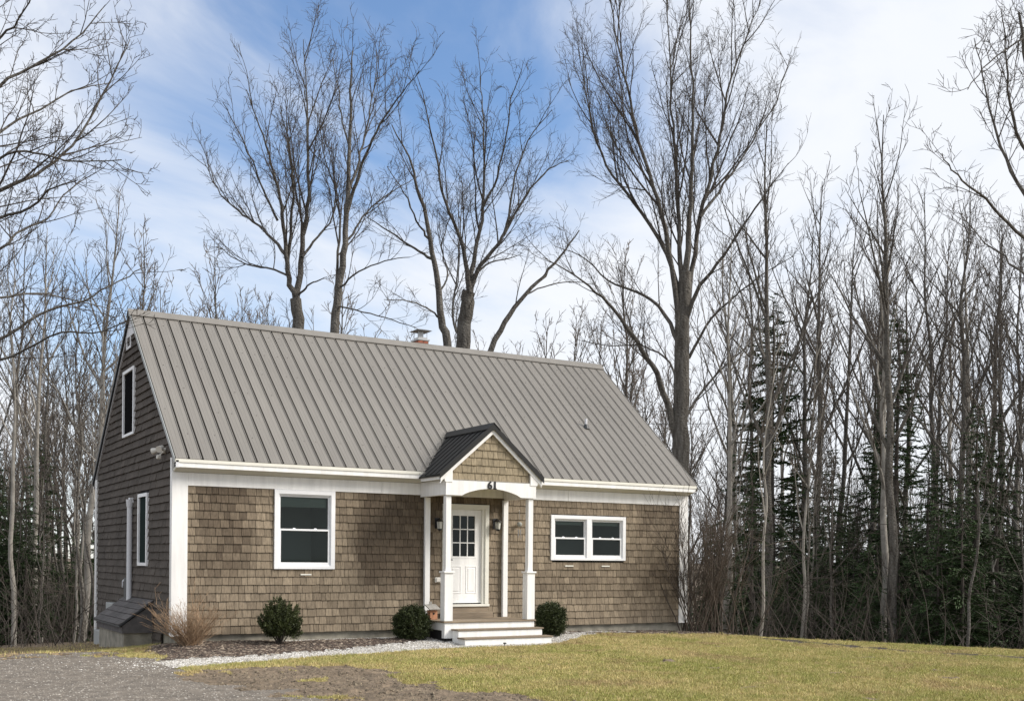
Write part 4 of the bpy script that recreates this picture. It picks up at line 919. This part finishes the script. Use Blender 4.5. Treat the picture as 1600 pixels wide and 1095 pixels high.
# --- conifers
def conifer(seed, h, w, gap=.30, droop=.25, dense=1.0, bare=.05):
    r = np.random.RandomState(seed); rr = random.Random(seed); tr_ = Tubes(); V = []; C = []
    tr_.add([(rr.gauss(0, .02), rr.gauss(0, .02), h*j/8-.2) for j in range(9)], [.012*h*(1-j/8.2)+.008 for j in range(9)], 7)
    z = h*bare
    while z < h*.985:
        f = z/h; Lm = w*(1-f)**.75*(.55+.45*min(1, f*4+.4))
        for k in range(rr.randint(4, 6)):
            a = rr.uniform(0, 6.283); Ln = Lm*rr.uniform(.55, 1.15)+.06; d = Vector((math.cos(a), math.sin(a), rr.uniform(-.18, .5)))
            q = walk(rr, Vector((0, 0, z+rr.uniform(-.3, .3))), d, Ln, 4, .10, -droop*.35); tr_.add(q, [.006+.008*Ln*(1-j/4) for j in range(5)], 3)
            nsp = max(3, int(Ln/.065*dense)); side = Vector((-math.sin(a), math.cos(a), 0))
            for s_ in range(nsp):
                t = .12+.88*(s_+rr.random())/nsp; p, tg = sample(q, t); sl = (.10+.34*(1-t)*min(1, Ln))*rr.uniform(.6, 1.2); sg = rr.choice((-1, 1))
                dd = (tg*.7+side*sg*rr.uniform(.3, 1.0)+Vector((0, 0, rr.uniform(-.35, .12)))).normalized(); up_ = Vector((0, 0, 1)); sd_ = dd.cross(up_).normalized()
                g_ = rr.uniform(.6, 1.35)
                for m_ in range(5):
                    b0 = p+dd*(sl*m_/5); ss = 1 if m_ % 2 else -1; e0 = b0+dd*(sl*.30)+sd_*(ss*sl*.22)+Vector((0, 0, rr.uniform(-.03, .02))); wv = dd*.026+up_*.016
                    V += [tuple(b0-wv), tuple(b0+wv), tuple(e0)]; C += [(g_, g_*rr.uniform(.9, 1.1), g_*.9)]*3
        z += gap*rr.uniform(.7, 1.2)*(1-.4*f)
    V = np.array(V); return tr_.mesh('trunk', M['twig']), np_mesh('crown', V, np.arange(len(V)).reshape(-1, 3), M['needle'], tint=np.array(C))
CON = [conifer(1, 9.5, 2.15, .26, dense=1.25), conifer(2, 7, 1.5, .27, .35), conifer(3, 4.2, 1.35, .20, .4), conifer(4, 10.5, 1.9, .30, .3, 1.15, .1)]
def plant_conifer(i, x, y, sc, rz, name, label, group):
    r = empty(name, (x, y, hgt(x, y)), rz); r.scale = (sc, sc, sc); tag(r, label, 'conifer', group)
    for nm, me in zip(('trunk', 'crown'), CON[i]):
        o = bpy.data.objects.new(nm, me); COL.objects.link(o); o.parent = r
for u, d, i, s_, lb in ((1205,38,0,1.42,'tall dark spruce rising above the right roof corner, among bare trunks'), (1400,37,3,1.22,'tall dark hemlock amid the trunks beyond the middle of the lawn edge'), (1375,40,0,1.1,None), (1150,42,1,1.0,None), (1240,44,3,.95,None), (1470,36,3,.8,None), (1340,44,3,.72,None), (1110,40,1,.85,None), (1440,46,0,.7,None)):
    x, y = ground_at(u, d); plant_conifer(i, x, y, s_, pr.uniform(0, 6), 'spruce_tree', lb or 'dark green spruce among the bare trunks beyond the lawn', None if lb else 'spruces beyond the lawn')
for n_i in range(95):
    u = 1100+560*(n_i+pr.random())/95; d = pr.uniform(30, 56); x, y = ground_at(u, d)
    plant_conifer(pr.choice((1, 2, 2, 2)), x, y, pr.uniform(.75, 1.0)*(1.25 if u > 1400 else 1)*(1+.012*(d-30)), pr.uniform(0, 6), 'young_hemlock', 'low dark hemlock in the understorey beyond the lawn', 'hemlocks of the understorey beyond the lawn')
for n_i in range(30):
    u = pr.uniform(-30, 175); d = pr.uniform(36, 58); x, y = ground_at(u, d)
    plant_conifer(pr.choice((1, 2, 2)), x, y, pr.uniform(.7, 1.1), pr.uniform(0, 6), 'young_hemlock', 'low dark hemlock in the understorey beyond the gable wall', 'hemlocks beyond the gable')
# brush: countless thin stems and fallen twigs in the shade of both woods
bt = Tubes()
for n_i in range(1300):
    u = pr.uniform(1095, 1660) if pr.random() < .75 else pr.uniform(-40, 165); d = pr.uniform(28, 48); x, y = ground_at(u, d); z = hgt(x, y)
    ln = pr.uniform(.5, 3.2); q = walk(pr, Vector((x, y, z-.05)), Vector((pr.gauss(0, .5), pr.gauss(0, .5), 1)), ln, 4, .12, .02); r0 = .006+.003*ln; bt.add(q, [r0*(1-.2*j) for j in range(5)], 3)
    for k in range(3):
        p, tg = sample(q, pr.uniform(.3, .9)); bt.add(walk(pr, p, tg+Vector((pr.gauss(0, .7), pr.gauss(0, .7), .2)), ln*.35, 3, .12, .03), [.006, .005, .004, .003], 3)
tag(link('brush', bt.mesh('brush', M['twig'])), 'tangled thin brush under the bare trees', 'brush', kind='stuff')

# ------------------------------------------------------------------ shrubs by the house
def leafy(name, loc, rx, rz_, label, seed, n=9000, spiky=0.0, zc=.95):
    r = np.random.RandomState(seed); rr = random.Random(seed)
    root = empty(name, loc); tag(root, label, 'shrub')
    st = Tubes()
    for k in range(26):
        a = rr.uniform(0, 6.283); e = rr.uniform(.1, 1.0); q = walk(rr, Vector((0, 0, -.05)), Vector((math.cos(a)*e, math.sin(a)*e, 1)), rz_*1.6*rr.uniform(.6, 1), 4, .1, .05); st.add(q, [.012-.002*j for j in range(5)], 4)
    link('stems', st.mesh('stems', M['twig']), root, world_child=False)
    V = []; C = []
    nsh = n//26
    if spiky > .3:
        for k in range(300):
            th = rr.uniform(0, 6.283); cz = rr.uniform(-.45, 1); sr_ = math.sqrt(1-cz*cz); lump = rr.uniform(.62, 1.08)*(1+.18*vnoise(math.cos(th)*1.6+seed, math.sin(th)*1.6, cz*1.6))
            e = Vector((math.cos(th)*sr_*rx*lump, math.sin(th)*sr_*rx*lump, rz_*1.1+cz*rz_*1.25*lump)); b0 = Vector((rr.gauss(0, .04), rr.gauss(0, .04), .10)); g_ = rr.uniform(.5, 1.35)
            mid = b0.lerp(e, .6)+Vector((e.x*.12, e.y*.12, -.03)); curve = lambda t: b0.lerp(mid, t).lerp(mid.lerp(e+Vector((0, 0, .03)), t), t)
            for m_ in range(90):
                t = 1-.62*rr.random()**1.3; b = curve(t); d = (curve(min(1.05, t+.05))-b).normalized(); wsp = .034*(1-t)+.010; b = b+Vector((rr.gauss(0, wsp), rr.gauss(0, wsp), rr.gauss(0, wsp))); v = (d*.8+Vector((rr.gauss(0, .5), rr.gauss(0, .5), rr.gauss(0, .5)))).normalized(); s_ = v.cross(Vector((rr.gauss(0,1), rr.gauss(0,1), rr.gauss(0,1)))).normalized()
                le = rr.uniform(.020, .036); wd = le*.30; V += [tuple(b), tuple(b+v*le*.55+s_*wd), tuple(b+v*le), tuple(b+v*le*.55-s_*wd)]; gg = g_*rr.uniform(.8, 1.2); C += [(gg*1.1, gg, gg*.8)]*4
        nsh = 0
    for k in range(nsh):
        th = rr.uniform(0, 6.283); cz = rr.uniform(-.92, 1); sr_ = math.sqrt(1-cz*cz)
        lump = 1+.20*vnoise(math.cos(th)*2+seed, math.sin(th)*2, cz*2)+.10*vnoise(math.cos(th)*6, math.sin(th)*6+seed, cz*6)
        rad = lump*rr.uniform(.70, .97); p = Vector((math.cos(th)*sr_*rx*rad, math.sin(th)*sr_*rx*rad, rz_*zc+cz*rz_*rad))
        d = Vector((math.cos(th)*sr_, math.sin(th)*sr_, cz*.7+.35+spiky)).normalized(); ln = rr.uniform(.08, .15)*(1+spiky*rr.choice((.6, 1.2, 3.0))*max(0, cz+.4)); g_ = rr.uniform(.55, 1.3)
        for m_ in range(26):
            t = rr.random(); b = p+d*(ln*t)+Vector((rr.gauss(0, .012), rr.gauss(0, .012), rr.gauss(0, .012))); v = (d*rr.uniform(.2, 1)+Vector((rr.gauss(0, .6), rr.gauss(0, .6), rr.gauss(0, .6)))).normalized(); s_ = v.cross(Vector((rr.gauss(0,1), rr.gauss(0,1), rr.gauss(0,1)))).normalized()
            le = rr.uniform(.018, .034); wd = le*.36; V += [tuple(b), tuple(b+v*le*.55+s_*wd), tuple(b+v*le), tuple(b+v*le*.55-s_*wd)]; gg = g_*rr.uniform(.8, 1.2); C += [(gg*1.05, gg, gg*.9)]*4
    V = np.array(V); link('foliage', np_mesh('foliage', V, np.arange(len(V)).reshape(-1, 4), M['leaf'], tint=np.array(C)), root, world_child=False)
def gz(x, y): return (x, y, hgt(x, y)+.02)
leafy('evergreen_shrub', gz(1.75, -.78), .38, .35, 'loose upright evergreen shrub with spiky shoots under the tall single window', 1, 30000, .55)
leafy('evergreen_shrub', gz(4.47, -.72), .285, .30, 'rounded clipped evergreen shrub beside the porch deck and birdhouse', 2, 30000, .0)
leafy('evergreen_shrub', gz(7.67, -.80), .265, .31, 'small round dark evergreen shrub at the side of the porch steps below the twin window', 3, 30000, .05)
def stems(name, loc, label, seed, n, hmin, hmax, spread, r0, mt, br, base=.15, curve=.0):
    rr = random.Random(seed); t = Tubes(); f = Tubes(); root = empty(name, loc); tag(root, label, 'shrub')
    for k in range(n):
        a = rr.uniform(0, 6.283); e = spread*math.sqrt(rr.random()); ln = rr.uniform(hmin, hmax); p = Vector((rr.gauss(0, base), rr.gauss(0, base), -.05))
        q = walk(rr, p, Vector((math.cos(a)*e, math.sin(a)*e, 1)), ln, 7, .07, curve); rd = r0*rr.uniform(.6, 1.2); t.add(q, [rd*(1-.1*j) for j in range(8)], 5)
        for b_ in range(br):
            p2, tg = sample(q, rr.uniform(.25, .98)); l2 = ln*rr.uniform(.12, .38); q2 = walk(rr, p2, tg+Vector((rr.gauss(0, .45), rr.gauss(0, .45), rr.uniform(0, .3))), l2, 4, .1, curve); f.add(q2, [rd*.5, rd*.42, rd*.36, rd*.3, rd*.24], 3)
            for c_ in range(2):
                p3, tg3 = sample(q2, rr.uniform(.3, .95)); f.add(walk(rr, p3, tg3+Vector((rr.gauss(0, .5), rr.gauss(0, .5), .15)), l2*.5, 3, .1, curve), [rd*.33, rd*.28, rd*.24, rd*.2], 3)
    link('stems', t.mesh('stems', M[mt]), root, world_child=False); tag(link('twigs', f.mesh('twigs', M[mt]), root, world_child=False), kind='stuff')
stems('twiggy_shrub', gz(.16, -.55), 'leafless tan twiggy shrub fanning out at the white corner board', 4, 150, .40, 1.0, 1.15, .0058, 'tanstem', 5, .06, -.012)
stems('lilac_bush', gz(12.35, -.25), 'tall leafless multi-stemmed bush rising past the right corner board', 6, 60, 1.6, 3.0, .42, .014, 'lilac', 9, .40, .05)
stems('lilac_bush', gz(11.75, -.42), 'few dark bare stems leaning across the right end of the shingled front', 9, 10, 1.5, 3.0, .42, .014, 'lilac', 6, .12, .02)

# ------------------------------------------------------------------ loose ground cover
nr_ = np.random.RandomState(3)
def scatter(zs, n, xr=None):
    """random points on the cells of the given zones that the camera can see"""
    cl = [c for z in zs for c in cells.get(z, [])]; A = np.array(cl, float); X = GX0+(A[:, 0]+.5)*CS; Y = GY0+(A[:, 1]+.5)*CS
    dz = (X-CAM.x)*FW.x+(Y-CAM.y)*FW.y; la = np.abs((X-CAM.x)*RT.x+(Y-CAM.y)*RT.y); ok = (la < dz*.47+.3) & (dz > 12)
    A = A[ok]; dz = dz[ok]; w_ = 1/dz**.8; k = nr_.choice(len(A), n, p=w_/w_.sum()); uv = nr_.rand(n, 2); i = A[k, 0].astype(int); j = A[k, 1].astype(int)
    x = GX0+(i+uv[:, 0])*CS; y = GY0+(j+uv[:, 1])*CS; h = H[j, i]*(1-uv[:, 0])*(1-uv[:, 1])+H[j, i+1]*uv[:, 0]*(1-uv[:, 1])+H[j+1, i]*(1-uv[:, 0])*uv[:, 1]+H[j+1, i+1]*uv[:, 0]*uv[:, 1]
    return np.stack([x, y, h], 1)
def blades(zs, n, hmin, hmax, name, label):
    P = scatter(zs, n); a = nr_.rand(n)*6.283; h = hmin+(hmax-hmin)*nr_.rand(n); wd = .0035+.004*nr_.rand(n); ln = nr_.rand(n)*.9*h; b = nr_.rand(n)*6.283
    d = np.stack([np.cos(a), np.sin(a), np.zeros(n)], 1)*wd[:, None]; tip = np.stack([np.cos(b)*ln, np.sin(b)*ln, h], 1)
    V = np.stack([P-d, P+d, P+tip], 1).reshape(-1, 3)
    nz = np.array([vnoise(p[0]*.55, p[1]*.55, 12)+.6*vnoise(p[0]*1.9, p[1]*1.9, 14) for p in P])
    mixg = np.clip(.42+1.0*nz+.35*nr_.randn(n)+.018*(-P[:, 1]-3)*3, 0, 1)[:, None]; k = (.7+.55*nr_.rand(n))[:, None]
    br = np.clip(np.array([1.6*vnoise(p[0]*.8+7, p[1]*.8, 22)+.8*vnoise(p[0]*3, p[1]*3, 24) for p in P])-.25, 0, .8)[:, None]
    C = (np.array([[.53, .44, .215]])*(1-mixg)+np.array([[.32, .325, .105]])*mixg)*k; C = C*(1-br)+np.array([[.36, .27, .15]])*k*br
    tag(link(name, np_mesh(name, V, np.arange(3*n).reshape(-1, 3), M['blade'], tint=np.repeat(C, 3, 0))), label, 'grass', kind='stuff')
blades(['lawn'], 330000, .012, .038, 'grass', 'short dry yellow-green grass of the lawn')
blades(['litter'], 7000, .02, .07, 'sparse_grass', 'sparse dry grass on bare soil and along the wood edge')
def clumps(n, per):
    Q = scatter(['lawn'], n); P = np.repeat(Q, per, 0)+np.concatenate([nr_.randn(n*per, 2)*.035, np.zeros((n*per, 1))], 1); m_ = n*per; a = nr_.rand(m_)*6.283; b = nr_.rand(m_)*6.283; h = .03+.05*nr_.rand(m_); ln = .7*h*nr_.rand(m_)
    d = np.stack([np.cos(a), np.sin(a), np.zeros(m_)], 1)*.004; tip = np.stack([np.cos(b)*ln, np.sin(b)*ln, h], 1); k = np.repeat(nr_.rand(n), per)[:, None]; P[:, 2] -= .01
    C = (np.array([[.60, .49, .26]])*(1-k)+np.array([[.27, .30, .09]])*k)*(.75+.4*nr_.rand(m_))[:, None]
    tag(link('grass_clumps', np_mesh('grass_clumps', np.stack([P-d, P+d, P+tip], 1).reshape(-1, 3), np.arange(3*m_).reshape(-1, 3), M['blade'], tint=np.repeat(C, 3, 0))), 'scattered longer tufts in the lawn', 'grass', kind='stuff')
clumps(1300, 36)
def pebbles(zs, n, smin, smax, cols, mt, name, label, cat, flat=.6, long=1.0, keep=None):
    P = scatter(zs, n)
    if keep: P = P[[keep(*q) for q in P]]; n = len(P)
    s = smin+(smax-smin)*nr_.rand(n)**2; a = nr_.rand(n)*6.283
    oc = np.array([(1,0,0),(0,1,0),(-1,0,0),(0,-1,0),(0,0,1)], float); V = oc[None]*s[:, None, None]*(1+.35*nr_.randn(n, 5, 1)*.6); V[:, :, 2] *= flat; V[:, :, 0] *= long
    c_, s_ = np.cos(a)[:, None], np.sin(a)[:, None]; x = V[:, :, 0]*c_-V[:, :, 1]*s_; y = V[:, :, 0]*s_+V[:, :, 1]*c_; V = np.stack([x, y, V[:, :, 2]], 2)+P[:, None, :]
    V[:, 4, 0] += s*.3*nr_.randn(n); F = np.array([(0,1,4),(1,2,4),(2,3,4),(3,0,4)]); F = (F[None]+np.arange(n)[:, None, None]*5).reshape(-1, 3)
    cols = np.array(cols); C = cols[nr_.randint(0, len(cols), n)]*(.75+.5*nr_.rand(n))[:, None]
    tag(link(name, np_mesh(name, V.reshape(-1, 3), F, M[mt], tint=np.repeat(C, 5, 0))), label, cat, kind='stuff')
pebbles(['path'], 38000, .008, .024, [(.47,.46,.43),(.36,.34,.31),(.58,.57,.55),(.24,.22,.19)], 'stone', 'gravel', 'pale crushed stone of the garden path', 'gravel')
fade = random.Random(8)
pebbles(['drive', 'lawn', 'mud'], 60000, .006, .020, [(.47,.46,.43),(.36,.34,.31),(.58,.57,.55),(.24,.22,.19)], 'stone', 'spilled_gravel', 'pale crushed stone spilling from the path onto the driveway', 'gravel', keep=lambda x, y, z: -3.2 < x < 0 and -4.6 < y < -1.6 and fade.random() < math.exp(-((x+.6)/1.1)**2-((y+3.0+.2*x)/.75)**2))
pebbles(['drive'], 9000, .005, .018, [(.23,.21,.18),(.19,.17,.145),(.32,.30,.27),(.13,.115,.098)], 'stone', 'driveway_stones', 'grey crushed stone scattered on the driveway', 'gravel')
pebbles(['mulch', 'rbed'], 16000, .010, .034, [(.062,.043,.033),(.040,.029,.023),(.085,.060,.045),(.22,.18,.14)], 'chip', 'mulch_chips', 'dark bark mulch chips of the planting beds', 'mulch', .5, 2.2)
pebbles(['mud'], 3500, .006, .034, [(.14,.11,.075),(.10,.078,.052),(.18,.145,.10)], 'stone', 'soil_clods', 'clods of torn soil in the yard', 'soil', .7)
pebbles(['lawn'], 900, .015, .04, [(.24,.15,.08),(.16,.10,.06),(.34,.26,.16)], 'chip', 'fallen_leaves', 'dry leaves and bits lying on the lawn', 'leaves', .3, 1.4)
pebbles(['litter'], 12000, .015, .05, [(.20,.14,.08),(.13,.09,.055),(.26,.19,.11)], 'chip', 'leaf_litter', 'dry brown leaves on the woodland floor', 'leaves', .25, 1.4)
# overhead wire crossing behind the roof
for (u0, v0), (u1, v1), d0, d1, sag, lb in (((700, 640), (1720, 592), 46, 34, .9, 'thin upper overhead wire strung through the trees beyond the roof'), ((700, 652), (1720, 628), 46, 34, .9, 'thin lower overhead wire strung through the trees beyond the roof')):
    a_, b_ = at(u0, v0, d0), at(u1, v1, d1); t = Tubes(); pts = [tuple(a_+(b_-a_)*(k/24)-Vector((0, 0, sag*4*(k/24)*(1-k/24)*.5))) for k in range(25)]; t.add(pts, [.009]*25, 4)
    tag(link('overhead_wire', t.mesh('overhead_wire', M['wire'])), lb, 'wire')
scene.render.engine = 'CYCLES'
